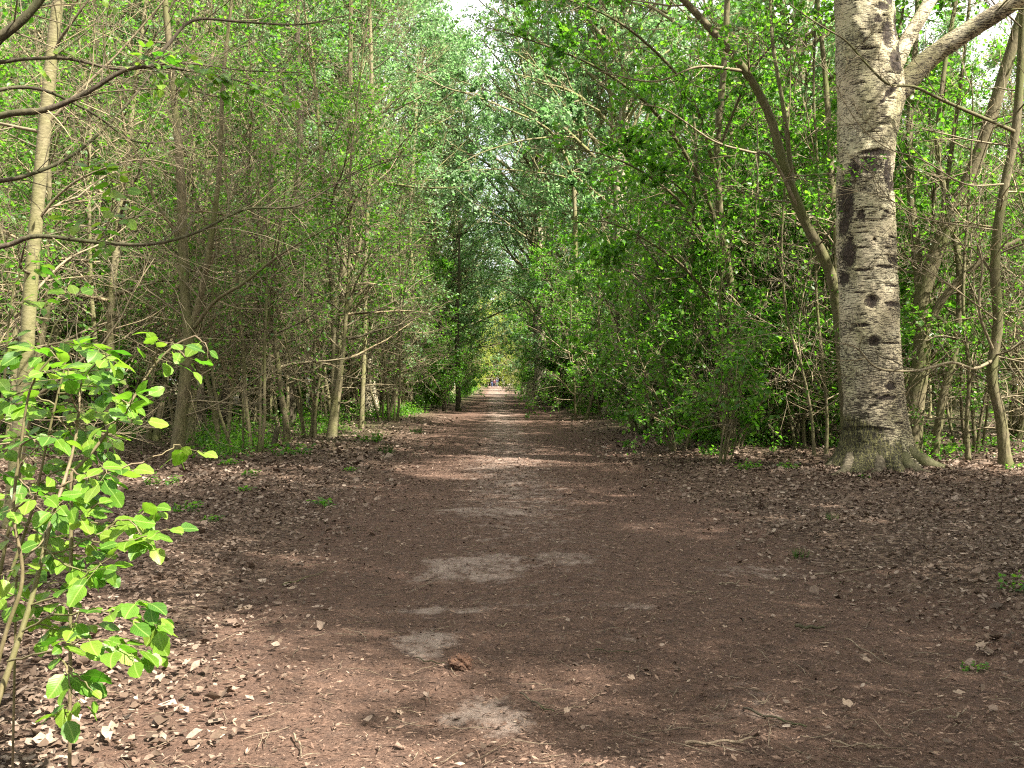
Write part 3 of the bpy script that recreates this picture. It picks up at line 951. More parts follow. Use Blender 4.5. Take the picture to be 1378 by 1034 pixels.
def custom_tree(name, label, cat, trunk, limbs, mats=('bark_stem', 'bark_twig'), lmat='leaf_green', group=None, seed=1, flare=1.5, top=None,
                twigs=1.0, nleaf=0, lsize=0.06, tside=10, slen=1.1, tn=10, rm=0.0038):
    """trunk: (points, r0, r1); limbs: list of (points, r0, r1, side shoots)"""
    rng = np.random.default_rng(seed)
    tp, r0, r1 = trunk
    base = tp[0].copy()
    base[2] = gz(base[0], base[1])
    if top:
        tp = np.vstack([tp, walk(rng, tp[-1], tp[-1] - tp[-3], top, 8, 0.05, 0.04)[1:]])
    m = len(tp)
    rad = r0 + (r1 - r0) * np.linspace(0, 1, m)
    if top:
        rad[-8:] = np.linspace(r1, 0.012, 8)
    hh = np.abs(tp[:, 2] - base[2])
    rad = rad * (1 + (flare - 1) * np.exp(-hh / 0.22))
    rad = rad * (1 + rng.normal(0, 0.025, m))
    tp = tp.copy()
    tp[0, 2] = base[2] - 0.12
    root = thing(name, label, cat, tuple(base), 0, group)
    tb = Tubes().add(tp, rad, tn)
    link('trunk', tb.mesh('trunk', M[mats[0]], off=base), root)
    br, an = Tubes(), []
    # generic side branches off the trunk
    nb = int(tside * twigs)
    for k in range(nb):
        t = 0.12 + 0.88 * (k + rng.random()) / max(nb, 1)
        p, d = on(tp, min(t, .99))
        q = walk(rng, p, nrm([math.cos(k * 2.4), math.sin(k * 2.4), rng.uniform(-0.1, 0.9)]), rng.uniform(0.8, 2.2) * slen, 6, 0.14, 0.02)
        br.add(q, np.linspace(min(0.02, r0 * .4), 0.004, 7), 4)
        sprout(rng, q, 0.015, br, an, 7, 4, 0.8 * slen, 0.35, rmin=rm)
    for L in limbs:
        pts, a, b, ns = L[:4]
        lt = Tubes().add(pts, np.linspace(a, b, len(pts)) * (1 + rng.normal(0, 0.03, len(pts))), 8 if a > 0.03 else 6)
        link('limb', lt.mesh('limb', M[mats[0] if a > 0.03 else mats[1]], off=base), root)
        if ns:
            sprout(rng, pts, a * 0.6, br, an, int(ns * 1.4), 4, 0.95 * slen, 0.4, t0=0.1, up=0.0, rmin=rm)
    if br.n:
        link('twigs', br.mesh('twigs', M[mats[1]], off=base), root, kind='stuff')
    if nleaf and an:
        P, A = scatter_leaves(rng, an, nleaf, 0.04)
        V, Fa = leaf_cloud(rng, P, A, lsize, LEAF4)
        link('foliage', mesh_np('foliage', V - base, [Fa], M[lmat]), root, kind='stuff')
    return root

# --- the big white poplar on the right ---------------------------------
def big_poplar():
    rng = np.random.default_rng(3)
    Y0 = 16.0
    prof = [(660, 1104, 1256), (645, 1114, 1246), (632, 1122, 1240), (620, 1127, 1235), (600, 1132, 1229), (580, 1135, 1225), (540, 1137, 1220), (500, 1134, 1215), (450, 1131, 1211),
            (400, 1130, 1209), (350, 1128, 1208), (300, 1126, 1205), (250, 1127, 1204), (200, 1128, 1206), (165, 1128, 1212), (135, 1127, 1219), (100, 1126, 1217), (50, 1124, 1209), (0, 1122, 1203), (-60, 1120, 1195)]
    pz, pc, pr = [], [], []
    for y, l, r in prof:
        a, b = at(l, y, Y0), at(r, y, Y0)
        pz.append(a[2]); pc.append((a[0] + b[0]) / 2); pr.append((b[0] - a[0]) / 2)
    pz, pc, pr = np.array(pz), np.array(pc), np.array(pr)
    o = np.argsort(pz)
    pz, pc, pr = pz[o], pc[o], pr[o]
    z0 = -0.15
    zz = np.concatenate([np.arange(z0, 8.8, 0.016), np.arange(8.85, 26, 0.25)])
    n = 152
    th = np.arange(n) * 2 * math.pi / n + math.pi / 2      # seam at the back
    cx = np.interp(zz, pz, pc, right=pc[-1])
    rr = np.interp(zz, pz, pr)
    top = zz > pz[-1]
    rr[top] = pr[-1] * np.clip(1 - (zz[top] - pz[-1]) / 18.5, 0.03, 1)
    cx[top] = pc[-1] + 0.03 * (zz[top] - pz[-1])
    ker = np.ones(9) / 9
    rr = np.convolve(np.pad(rr, 4, 'edge'), ker, 'valid')
    cx = np.convolve(np.pad(cx, 4, 'edge'), ker, 'valid')
    ZZ, TH = np.meshgrid(zz, th, indexing='ij')
    rr = rr * 0.945
    cx = cx - 0.015
    RR = np.broadcast_to(rr[:, None], ZZ.shape).copy()
    # root flare lobes
    hz = ZZ - 0.12
    fl = np.clip((0.95 - hz) / 1.0, 0, 1) ** 2
    lob = 0.5 * np.cos(5 * TH + 0.6) + 0.35 * np.cos(3 * TH - 1.0) + 0.25 * np.cos(9 * TH + 2)
    RR += fl * (lob * 0.15 + 0.02)
    # two long root feet, front left and front right
    for c_, w_, a_ in ((4.05, 0.22, 0.42), (5.6, 0.25, 0.20), (4.8, 0.12, 0.08), (3.3, .25, .2)):
        dt = (TH - c_ + math.pi) % (2 * math.pi) - math.pi
        RR += np.clip((0.6 - hz) / 0.62, 0, 1) ** 2.2 * a_ * np.exp(-(dt / w_) ** 2)
    RR *= 1 + 0.018 * np.sin(2 * TH + ZZ * 0.7) + 0.012 * np.sin(3 * TH - ZZ * 1.3)
    X = cx[:, None] + RR * np.cos(TH)
    Yv = Y0 + RR * np.sin(TH) * 0.96
    # marks: scars with painted fork-hollow shade, moss with painted furrow shade, crack density; given as seen from the path side, wrapped on the bark
    hx = (X - cx[:, None]) / np.maximum(rr[:, None], 0.05)
    front = np.sin(TH) < 0.05
    pxm = 81.3
    def zpx(y):
        return CAM_Z + (511 - y) / pxm
    scar_and_shade = np.zeros_like(ZZ)
    def ell(px, py, w, h, s=1.0, ring=False, rot=0.0):
        zc = zpx(py)
        xc = at(px, py, Y0)[0]
        dx = (X - xc) * pxm
        dz = -(ZZ - zc) * pxm
        if rot:
            dx, dz = dx * math.cos(rot) + dz * math.sin(rot), -dx * math.sin(rot) + dz * math.cos(rot)
        d = np.sqrt((dx / w) ** 2 + (dz / h) ** 2)
        v = np.clip(1.25 - d, 0, 1) * s if not ring else np.clip(1 - np.abs(d - 1) / 0.35, 0, 1) * s
        np.maximum(scar_and_shade, np.where(front, v, 0), out=scar_and_shade)
    for e in [(1157, 228, 20, 17), (1182, 236, 9, 24), (1168, 212, 30, 6), (1191, 254, 15, 9), (1200, 240, 8, 10), (1141, 232, 10, 26, .8), (1133, 275, 9, 48, .95), (1131, 305, 6, 20), (1152, 260, 14, 10, .6),
              (1147, 294, 7, 9, .9), (1196, 352, 16, 9), (1180, 362, 20, 3), (1150, 366, 16, 3, .9), (1135, 342, 9, 32, .95), (1132, 375, 6, 14, .9), (1188, 387, 16, 2.5, .9), (1160, 408, 11, 11), (1190, 411, 17, 5),
              (1148, 439, 13, 3), (1163, 460, 10, 9), (1185, 463, 24, 2, .9), (1184, 520, 11, 8), (1178, 535, 22, 5), (1160, 576, 28, 4), (1185, 130, 6, 22, 1, False, 0.75), (1172, 145, 4, 12, .9, False, .8),
              (1192, 92, 16, 20), (1180, 55, 12, 28, .9), (1200, 40, 12, 26), (1205, 75, 14, 16), (1166, 38, 8, 9, .8), (1175, 20, 18, 8, .8), (1150, 75, 8, 3, .8), (1186, 8, 14, 12, .9), (1140, 10, 8, 4, .7), (1145, 120, 12, 2, .7),  # includes the dark hollow of the fork, its shade painted as scars
              (1163, 326, 3, 3, .9), (1190, 322, 12, 2, .8), (1150, 560, 14, 8, .65), (1145, 600, 10, 25, .55)]:
        ell(*e)
    ell(1156, 293, 26, 9, 0.62, True)
    for k in range(70):
        py_ = rng.uniform(0, 600)
        ell(rng.uniform(1135, 1205), py_, rng.uniform(4, 22), rng.uniform(1.0, 2.6), rng.uniform(.5, .75))
    moss = np.clip((0.95 - hz) / 0.7, 0, 1) * np.clip(0.9 - 0.75 * hx, 0.25, 1.5) + np.clip((1.9 - ZZ) / 1.4, 0, 1) * np.clip(-hx * 1.3 - 0.2, 0, 1) * 0.8
    crack = np.clip((3.6 - ZZ) / 3.2, 0, 1)
    furrow_shade = 1 - np.abs(np.sin(TH * 15 + 1.5 * np.sin(ZZ * 4) + 2 * np.sin(TH * 7)))
    moss = moss + np.clip((0.8 - hz) / 0.6, 0, 1) * furrow_shade ** 2 * 0.7  # shade in the furrows painted on through the moss channel
    RR2 = -0.020 * np.clip(scar_and_shade * 1.3, 0, 1) + 0.012 * np.clip(1 - np.abs(scar_and_shade - 0.3) / 0.2, 0, 1)
    bumps = np.zeros_like(ZZ)
    rngp = np.random.default_rng(9)
    for f, a in ((7, .006), (15, .004), (31, .003)):
        for _ in range(3):
            k = rngp.integers(1, f)
            bumps += a * np.sin(k * TH + rngp.uniform(0, 6)) * np.sin(ZZ * rngp.uniform(2, 4) * f / 4 + rngp.uniform(0, 6) + 2 * np.sin(TH * 2 + rngp.uniform(0, 6)))
    furrow = fl * 0.06 * np.abs(np.sin(TH * 15 + 1.5 * np.sin(ZZ * 4) + 2 * np.sin(TH * 7))) + fl * 0.03 * np.sin(TH * 11 + ZZ * 3) * np.sin(ZZ * 9 + TH * 4)
    dR = RR2 + bumps + furrow
    X += dR * np.cos(TH)
    Yv += dR * np.sin(TH)
    base = np.array([pc[2], Y0, gz(pc[2], Y0)])
    # ragged plates of old bark that break the outline: raised rims and sunken cracks
    pl = np.array([mnoise.noise((a * 3.2, b * 3.2, c * 7.0)) + 0.6 * mnoise.noise((a * 8, b * 8, c * 15)) if c < 8.6 and f < 0.3 else 0.0 for a, b, c, f in zip(X.ravel(), Yv.ravel(), ZZ.ravel(), np.sin(TH).ravel())]).reshape(X.shape)
    rough = 0.35 + 1.6 * np.clip((1.1 - hz) / 0.9, 0, 1) + 2.0 * np.clip(scar_and_shade, 0, 1)
    X += pl * 0.011 * rough * np.cos(TH)
    Yv += pl * 0.011 * rough * np.sin(TH)
    V = np.stack([X, Yv, ZZ], -1).reshape(-1, 3) - base
    m = len(zz)
    i = np.arange(m - 1)[:, None] * n
    j = np.arange(n)[None, :]
    jn = (j + 1) % n
    Q = np.stack([i + j, i + jn, i + n + jn, i + n + j], -1).reshape(-1, 4)
    root = thing('poplar_tree', 'big white poplar with scarred pale bark beside the path, nearest tree on the right', 'poplar', tuple(base))
    me = mesh_np('trunk', V, [Q], M['bark_poplar_old'], True)
    ca = me.color_attributes.new('marks', 'FLOAT_COLOR', 'POINT')
    C = np.stack([scar_and_shade, moss, crack, np.ones_like(scar_and_shade)], -1).reshape(-1, 4).astype(np.float32)
    ca.data.foreach_set('color', C.ravel())
    link('trunk', me, root)
    limbs = [([(1165, 175, 16.0), (1190, 142, 15.95), (1216, 115, 15.85), (1252, 78, 15.7), (1300, 44, 15.5), (1342, 18, 15.3), (1380, -8, 15.1), (1450, -70, 14.8), (1540, -180, 14.4)], 0.27, 0.10),
             ([(1185, 120, 16.15), (1206, 85, 16.2), (1222, 52, 16.3), (1242, 18, 16.4), (1262, -20, 16.6), (1300, -100, 16.9), (1330, -220, 17.4)], 0.17, 0.09),
             ([(1150, 40, 16.1), (1135, 0, 16.3), (1120, -40, 16.6), (1080, -110, 17)], 0.12, 0.06)]
    br, an = Tubes(), []
    for pts, a, b in limbs:
        p = pxl(pts, 7)
        rad = a + (b - a) * np.linspace(0, 1, len(p)) ** 0.5
        tb = Tubes()
        tb.add(p, rad * (1 + rng.normal(0, 0.02, len(p))), 16)
        link('limb', tb.mesh('limb', M['bark_poplar'], off=base), root)
        sprout(rng, p, 0.08, br, an, 6, 4, 2.2, 0.7, t0=0.55)
    # root feet running out into the litter
    for th_, L_, r_ in ((3.75, 1.25, .15), (4.25, .8, .13), (4.75, .55, .12), (5.25, .75, .14), (5.85, 1.0, .15), (3.3, .9, .13), (6.35, .9, .12)):
        d = np.array([math.cos(th_), math.sin(th_)])
        P_ = []
        for t in np.linspace(0, 1, 9):
            rr_ = 0.42 + t * L_
            w_ = 0.10 * math.sin(5 * t + th_ * 3)
            x_, y_ = pc[2] + d[0] * rr_ - d[1] * w_, Y0 + d[1] * rr_ + d[0] * w_
            P_.append((x_, y_, gz(x_, y_) + 0.30 * (1 - t) ** 2.2 - 0.03 - 0.05 * t))
        P_ = smooth(P_, 3)
        tr_ = np.linspace(r_, 0.035, len(P_)) * (1 + rng.normal(0, .07, len(P_)))
        link('root', Tubes().add(P_, tr_, 12).mesh('root', M['root'], off=base), root)
    # branches above the fork
    for k in range(74):
        z = 8.6 + 16 * (k + rng.random()) / 74
        az = k * 2.4
        p = np.array([np.interp(z, zz, cx), Y0, z])
        el = rng.uniform(0.2, 1.0)
        L = 6.2 * (1.05 - 0.6 * (z - 8) / 16) * rng.uniform(0.6, 1.2)
        q = walk(rng, p, [math.cos(az) * math.cos(el), math.sin(az) * math.cos(el), math.sin(el)], L, 6, 0.12, 0.03)
        br.add(q, np.linspace(0.07, 0.01, 7), 5)
        sprout(rng, q, 0.04, br, an, 8, 4, 1.9, 0.7, rmin=0.005)
    link('branches', br.mesh('branches', M['bark_tan'], off=base), root, kind='stuff')
    P, A = scatter_leaves(rng, an, 17000, 0.1)
    V, Fa = leaf_cloud(rng, P, A, 0.11, LEAF2, 1.0)
    link('foliage', mesh_np('foliage', V - base, [Fa], M['leaf_silver']), root, kind='stuff')

big_poplar()

# leaning dark tree just behind the big poplar's left side
custom_tree('leaning_tree', 'dark olive trunk leaning up and left from behind the big white poplar', 'tree',
            (pxl([(1143, 628, 17.6), (1138, 540, 17.6), (1132, 460, 17.6), (1124, 395, 17.5), (1110, 350, 17.4), (1088, 308, 17.3), (1068, 262, 17.2), (1052, 212, 17.1), (1034, 152, 17.0), (1003, 96, 16.8), (962, 46, 16.6), (915, -5, 16.4), (860, -60, 16.2)]), 0.125, 0.045),
            [(pxl([(1124, 395, 17.5), (1128, 340, 17.7), (1120, 250, 18.0), (1112, 120, 18.3), (1100, 0, 18.6)]), 0.09, 0.04, 7),
             (pxl([(1068, 262, 17.2), (1055, 150, 17.3), (1040, 60, 17.4), (1035, -30, 17.6)]), 0.05, 0.025, 7),
             (pxl([(1088, 308, 17.3), (1040, 215, 16.9), (1010, 205, 16.6), (960, 190, 16.3), (900, 150, 16.0), (860, 140, 15.8)]), 0.03, 0.008, 9),
             (pxl([(1003, 96, 16.8), (940, 90, 16.4), (880, 110, 16.0), (800, 95, 15.6)]), 0.03, 0.008, 10)],
            mats=('bark_stem', 'bark_twig'), seed=5, top=3, tside=12, nleaf=3800, lsize=0.065, lmat='leaf_green')

custom_tree('leaning_tree', 'slim sunlit tree bending left over the path from the right-hand row', 'tree',
            (pxl([(781, 557, 42), (778, 480, 42), (775, 400, 41.5), (774, 300, 41), (772, 255, 41), (765, 222, 40.5), (746, 184, 40), (725, 166, 39.5), (690, 150, 39), (640, 130, 38), (600, 118, 37), (560, 100, 36)]), 0.12, 0.012),
            [(pxl([(776, 262, 41), (763, 240, 41), (720, 232, 40.5), (665, 228, 40), (610, 232, 39)]), 0.05, 0.015, 8),
             (pxl([(800, 212, 42), (784, 196, 41.5), (758, 172, 41), (735, 160, 40.5), (690, 135, 40), (645, 118, 39.5), (590, 100, 39)]), 0.09, 0.012, 14),
             (pxl([(746, 184, 40), (700, 190, 39), (650, 205, 38.5), (620, 220, 38)]), 0.04, 0.012, 8),
             (pxl([(778, 130, 41), (755, 118, 40.5), (720, 110, 40), (680, 95, 39.5)]), 0.06, 0.02, 8)],
            mats=('bark_tan', 'bark_twig'), seed=15, tside=10, nleaf=9000, slen=1.5, lsize=0.12, lmat='leaf_silver')

custom_tree('overhanging_tree', 'leafy tree whose green boughs hang over the path from the upper right', 'tree',
            (pxl([(985, 598, 20.5), (980, 500, 20.5), (985, 400, 20.5), (970, 300, 20.4), (965, 200, 20.2), (975, 80, 20), (980, -30, 20)]), 0.10, 0.05),
            [(pxl([(975, 330, 20.4), (935, 230, 19.8), (880, 150, 19), (810, 95, 18), (730, 60, 17.2), (650, 35, 16.6)]), 0.05, 0.006, 22),
             (pxl([(968, 250, 20.3), (930, 130, 19.5), (860, 50, 18.5), (780, 5, 17.6), (690, -15, 17)]), 0.045, 0.006, 20),
             (pxl([(978, 380, 20.5), (930, 290, 19.6), (870, 235, 18.8), (800, 205, 18.2), (735, 200, 17.6)]), 0.04, 0.006, 20),
             (pxl([(980, 440, 20.5), (930, 370, 19.8), (880, 330, 19), (820, 300, 18.5), (770, 300, 18)]), 0.035, 0.006, 18),
             (pxl([(968, 200, 20.2), (1010, 100, 19.4), (1060, 40, 18.6), (1100, 10, 18)]), 0.035, 0.006, 14)],
            mats=('bark_stem', 'bark_twig'), seed=16, top=3, tside=10, nleaf=7500, slen=1.1, lsize=0.095)

# clump of curved stems right of the big poplar
custom_tree('multi_stem_tree', 'clump of curved olive-brown stems just right of the big white poplar', 'tree',
            (pxl([(1226, 606, 19.0), (1232, 540, 19.0), (1241, 470, 19.0), (1240, 405, 19.0), (1262, 335, 18.9), (1290, 272, 18.8), (1318, 205, 18.7), (1345, 120, 18.6), (1372, 30, 18.5)]), 0.19, 0.09),
            [(pxl([(1240, 420, 19.0), (1234, 345, 19.2), (1226, 262, 19.4), (1224, 170, 19.6), (1232, 60, 19.8), (1236, -30, 20)]), 0.11, 0.05, 8),
             (pxl([(1243, 445, 19.0), (1275, 395, 18.8), (1320, 352, 18.6), (1378, 320, 18.4), (1440, 280, 18.2)]), 0.09, 0.04, 8),
             (pxl([(1258, 612, 18.8), (1268, 540, 18.8), (1285, 470, 18.8), (1292, 390, 18.8), (1283, 300, 18.9), (1262, 210, 19.1), (1270, 100, 19.3), (1290, -20, 19.5)]), 0.09, 0.04, 10),
             (pxl([(1262, 335, 18.9), (1275, 240, 19.1), (1292, 120, 19.3), (1305, 0, 19.5)]), 0.06, 0.03, 8)],
            mats=('bark_stem', 'bark_twig'), seed=6, top=3, tside=16, nleaf=2600, lmat='leaf_green')

# crooked slim tree at the right border, its long twigs crossing in front of the poplar
custom_tree('slim_tree', 'crooked slim brown tree at the right border with twigs crossing the poplar', 'tree',
            (pxl([(1354, 634, 16.6), (1347, 565, 16.6), (1335, 505, 16.6), (1343, 435, 16.6), (1339, 372, 16.6), (1342, 312, 16.6), (1352, 250, 16.6), (1366, 180, 16.6), (1373, 100, 16.6), (1378, 0, 16.6)]), 0.095, 0.06),
            [(pxl([(1366, 178, 16.6), (1340, 166, 16.2), (1300, 149, 15.8), (1262, 132, 15.5), (1230, 117, 15.3), (1195, 113, 15.2), (1165, 85, 15.1), (1138, 55, 15.0), (1105, 35, 14.9), (1060, 5, 14.8)], 5), 0.035, 0.009, 9),
             (pxl([(1337, 485, 16.6), (1310, 496, 16.2), (1280, 488, 15.9), (1240, 498, 15.5), (1200, 499, 15.2), (1175, 492, 15.1), (1152, 468, 15.0), (1122, 461, 14.9), (1060, 448, 14.8), (985, 458, 14.7)], 5), 0.03, 0.005, 12),
             (pxl([(1350, 248, 16.5), (1312, 250, 16.0), (1285, 242, 15.6), (1240, 215, 15.3), (1195, 200, 15.1), (1160, 172, 15.0), (1135, 135, 14.9), (1120, 105, 14.8), (1085, 70, 14.8)], 5), 0.018, 0.004, 9),
             (pxl([(1342, 310, 16.5), (1285, 302, 15.8), (1235, 292, 15.3), (1195, 268, 15.1), (1155, 257, 15.0), (1095, 242, 14.9)], 5), 0.014, 0.004, 9),
             (pxl([(1340, 430, 16.5), (1300, 400, 16.0), (1260, 372, 15.8), (1215, 345, 15.6), (1180, 330, 15.0)], 5), 0.014, 0.004, 7),
             (pxl([(1340, 480, 16.6), (1318, 420, 16.4), (1322, 360, 16.3), (1316, 330, 16.2)], 5), 0.03, 0.015, 5),
             (pxl([(1340, 480, 16.6), (1378, 488, 16.3), (1430, 500, 16.0)], 5), 0.02, 0.01, 5),
             (pxl([(1338, 372, 16.6), (1300, 330, 17.0), (1250, 345, 17.4), (1230, 380, 17.5)], 5), 0.016, 0.006, 6)],
            mats=('bark_stem', 'bark_twig'), seed=7, top=4, tside=14, nleaf=0, twigs=1.2, rm=0.0048)

custom_tree('thin_sapling', 'thin upright sapling on bare ground to the left of the big poplar', 'sapling',
            (pxl([(1111, 622, 18.6), (1113, 560, 18.6), (1106, 480, 18.6), (1098, 380, 18.6), (1102, 260, 18.6), (1095, 130, 18.6), (1098, 0, 18.6)]), 0.034, 0.02), [], seed=8, top=2, tside=14, nleaf=500)
custom_tree('thin_sapling', 'thin forked sapling growing between the leafy shrub and the big poplar', 'sapling',
            (pxl([(1096, 621, 18.4), (1092, 560, 18.4), (1080, 500, 18.4), (1060, 430, 18.3), (1052, 330, 18.2), (1060, 200, 18.1)]), 0.03, 0.016),
            [(pxl([(1080, 500, 18.4), (1075, 440, 18.5), (1090, 350, 18.7)]), 0.012, 0.006, 5)], seed=9, top=2, tside=14, nleaf=500)
custom_tree('thin_sapling', 'thin sapling stem standing right of the poplar roots', 'sapling',
            (pxl([(1303, 622, 18.0), (1301, 570, 18.0), (1304, 500, 18.0), (1296, 400, 18.1), (1305, 250, 18.2)]), 0.045, 0.02), [], seed=10, top=2, tside=12, nleaf=600)

# --- left side ---------------------------------------------------------
custom_tree('smooth_tree', 'pale smooth slanting trunk at the left edge rising behind the fresh green leaves', 'tree',
            (pxl([(14, 722, 9.9), (20, 650, 9.9), (28, 560, 9.9), (35, 490, 9.9), (39, 420, 9.9), (45, 340, 9.9), (54, 240, 9.9), (61, 160, 9.9), (69, 80, 9.9), (78, 0, 9.9), (88, -90, 9.9)]), 0.078, 0.05),
            [(pxl([(48, 300, 9.9), (80, 262, 9.8), (120, 235, 9.6), (190, 215, 9.4), (260, 230, 9.2)]), 0.016, 0.004, 9),
             (pxl([(60, 170, 9.9), (110, 120, 9.9), (170, 60, 10), (230, -10, 10)]), 0.02, 0.008, 9),
             (pxl([(40, 400, 9.9), (90, 350, 10.2), (150, 320, 10.5), (215, 265, 10.9)]), 0.016, 0.004, 9)],
            mats=('bark_tan', 'bark_twig'), seed=11, top=5, tside=8, nleaf=260, flare=1.2, tn=14, rm=0.0022)
custom_tree('forked_tree', 'slim forked tree with two upright stems on leaf litter, left of the path', 'tree',
            (pxl([(236, 628, 18.2), (243, 570, 18.2), (249, 510, 18.2), (254, 450, 18.2), (249, 395, 18.2), (246, 320, 18.2), (242, 220, 18.2), (232, 110, 18.2), (222, 0, 18.2)]), 0.125, 0.045),
            [(pxl([(254, 455, 18.2), (267, 410, 18.1), (280, 350, 18.0), (287, 300, 17.9), (296, 220, 17.8), (300, 110, 17.8), (312, 0, 17.8)]), 0.075, 0.03, 9),
             (pxl([(262, 440, 18.1), (290, 405, 17.9), (330, 380, 17.6), (370, 348, 17.3), (420, 318, 17.0), (480, 290, 16.7)]), 0.04, 0.008, 11),
             (pxl([(246, 330, 18.2), (205, 262, 18.0), (175, 190, 17.8), (120, 130, 17.6)]), 0.035, 0.01, 9),
             (pxl([(247, 560, 18.2), (290, 545, 17.8), (345, 510, 17.4), (400, 470, 17.0)]), 0.018, 0.004, 7)],
            mats=('bark_stem', 'bark_twig'), seed=12, top=3, tside=16, nleaf=700, flare=1.3)
for i, (pts, r0, r1, mt, lab, nl) in enumerate([
        ([(268, 585, 25), (264, 480, 25), (262, 380, 25), (260, 250, 25), (245, 120, 25), (238, 0, 25)], .17, .09, 'bark_dark', 'dark straight trunk close behind the forked tree on the left', 400),
        ([(299, 585, 26.5), (305, 520, 26.5), (318, 470, 26.5), (345, 420, 26.3), (352, 330, 26), (372, 200, 26)], .12, .05, 'bark_dark', 'short dark crooked tree between the forked tree and the bushy stem', 900),
        ([(391, 579, 31), (393, 530, 31), (396, 470, 31), (399, 400, 31), (397, 300, 31), (404, 180, 31), (400, 40, 31)], .15, .07, 'bark_dark', 'dark mossy trunk on the left with a thinner stem beside its foot', 1500),
        ([(447, 582, 30), (452, 530, 30), (458, 455, 30), (462, 380, 30), (463, 300, 30), (470, 180, 30), (472, 30, 30)], .12, .06, 'bark_stem', 'slightly leaning olive trunk, second tree left of the bright thin stem', 900),
        ([(486, 582, 30), (488, 530, 30), (491, 450, 30), (492, 370, 30), (495, 270, 30), (500, 120, 30), (497, 0, 30)], .08, .045, 'bark_tan', 'straight yellowish stem between the leaning trunk and the bright thin stem', 900),
        ([(541, 556, 45), (543, 510, 45), (549, 460, 45), (556, 400, 45), (552, 300, 45), (560, 150, 45)], .13, .06, 'bark_tan', 'bright sunlit thin stem standing at the left edge of the path', 1500),
        ([(617, 553, 50), (616, 500, 50), (615, 430, 50), (618, 370, 50)], .14, .07, 'bark_dark', 'dark upright stem nearest to the left side of the path opening', 2600),
        ([(372, 556, 44), (370, 500, 44), (374, 440, 44), (378, 380, 44)], .09, .05, 'bark_tan', 'pale short stem seen deep between the left trunks', 300)]):
    custom_tree('young_tree', lab, 'tree', (pxl(pts), r0, r1), [], mats=(mt, 'bark_twig'), seed=30 + i, top=3, tside=20, nleaf=nl, slen=1.25, flare=1.3, lsize=0.065, tn=8)

# tree standing outside the left border whose limbs reach across the top left
def leaf_shape(seed):
    """one ovate leaf with toothed edge, folded on its midrib, drooping; unit length along +Y"""
    rng = np.random.default_rng(seed)
    n = 9
    t = np.linspace(0, 1, n)
    w = 0.40 * np.sin(math.pi * t ** 0.78) ** 0.75 * (1 - 0.10 * t) + 0.0
    w[0] = 0.015
    w[-1] = 0.0
    tooth = np.where(np.arange(n) % 2 == 1, 0.022, -0.012)
    w[1:-1] += tooth[1:-1]
    droop = -rng.uniform(0.05, 0.34) * t ** 2
    fold = rng.uniform(0.02, 0.28)
    bend = rng.uniform(-0.06, 0.06)
    V, UV = [], []
    for i in range(n):
        cx = bend * math.sin(math.pi * t[i])
        for s, kk in ((-1, 1.0), (-0.5, 0.5), (0, 0), (0.5, 0.5), (1, 1.0)):
            ww = s * w[i]
            wav = 0.018 * math.sin(9 * t[i] + seed + s * 2) * abs(s)
            V.append((cx + ww, t[i] + (0.03 if abs(s) == 1 and 0 < i < n - 1 else 0), droop[i] + fold * abs(ww) - 0.22 * ww * ww + wav))
            UV.append((0.5 + ww, t[i]))
    Q = []
    for i in range(n - 1):
        for j in range(4):
            a = i * 5 + j
            Q.append((a, a + 1, a + 6, a + 5))
    # stalk
    k = len(V)
    V += [(-0.012, 0.0, 0), (0.012, 0.0, 0), (0.009, -0.2, 0.02), (-0.009, -0.2, 0.02)]
    UV += [(0.5, 0)] * 4
    Q.append((k, k + 1, k + 2, k + 3))
    me = mesh_np('leaf', np.array(V), [np.array(Q)], M['leaf_near'], True)
    uvl = me.uv_layers.new(name='UVMap')
    li = np.empty(len(me.loops), np.int32)
    me.loops.foreach_get('vertex_index', li)
    uvl.data.foreach_set('uv', np.array(UV, np.float32)[li].ravel())
    return me

LEAVES = [leaf_shape(s) for s in (1, 2, 3, 4, 5, 6)]

def put_leaf(rng, root, base, p, axis, size, tilt=0.45):
    ax = nrm(axis)
    N = nrm(np.array([rng.normal(0, tilt), rng.normal(-0.25, tilt), 1.0]))
    X = nrm(np.cross(ax, N))
    Z = np.cross(X, ax)
    o = bpy.data.objects.new('leaf', LEAVES[rng.integers(0, len(LEAVES))])
    COL.objects.link(o)
    o.parent = root
    s = size
    q = p + ax * 0.2 * s - base
    o.matrix_basis = Matrix([[X[0] * s, ax[0] * s, Z[0] * s, q[0]], [X[1] * s, ax[1] * s, Z[1] * s, q[1]], [X[2] * s, ax[2] * s, Z[2] * s, q[2]], [0, 0, 0, 1]])
    return o

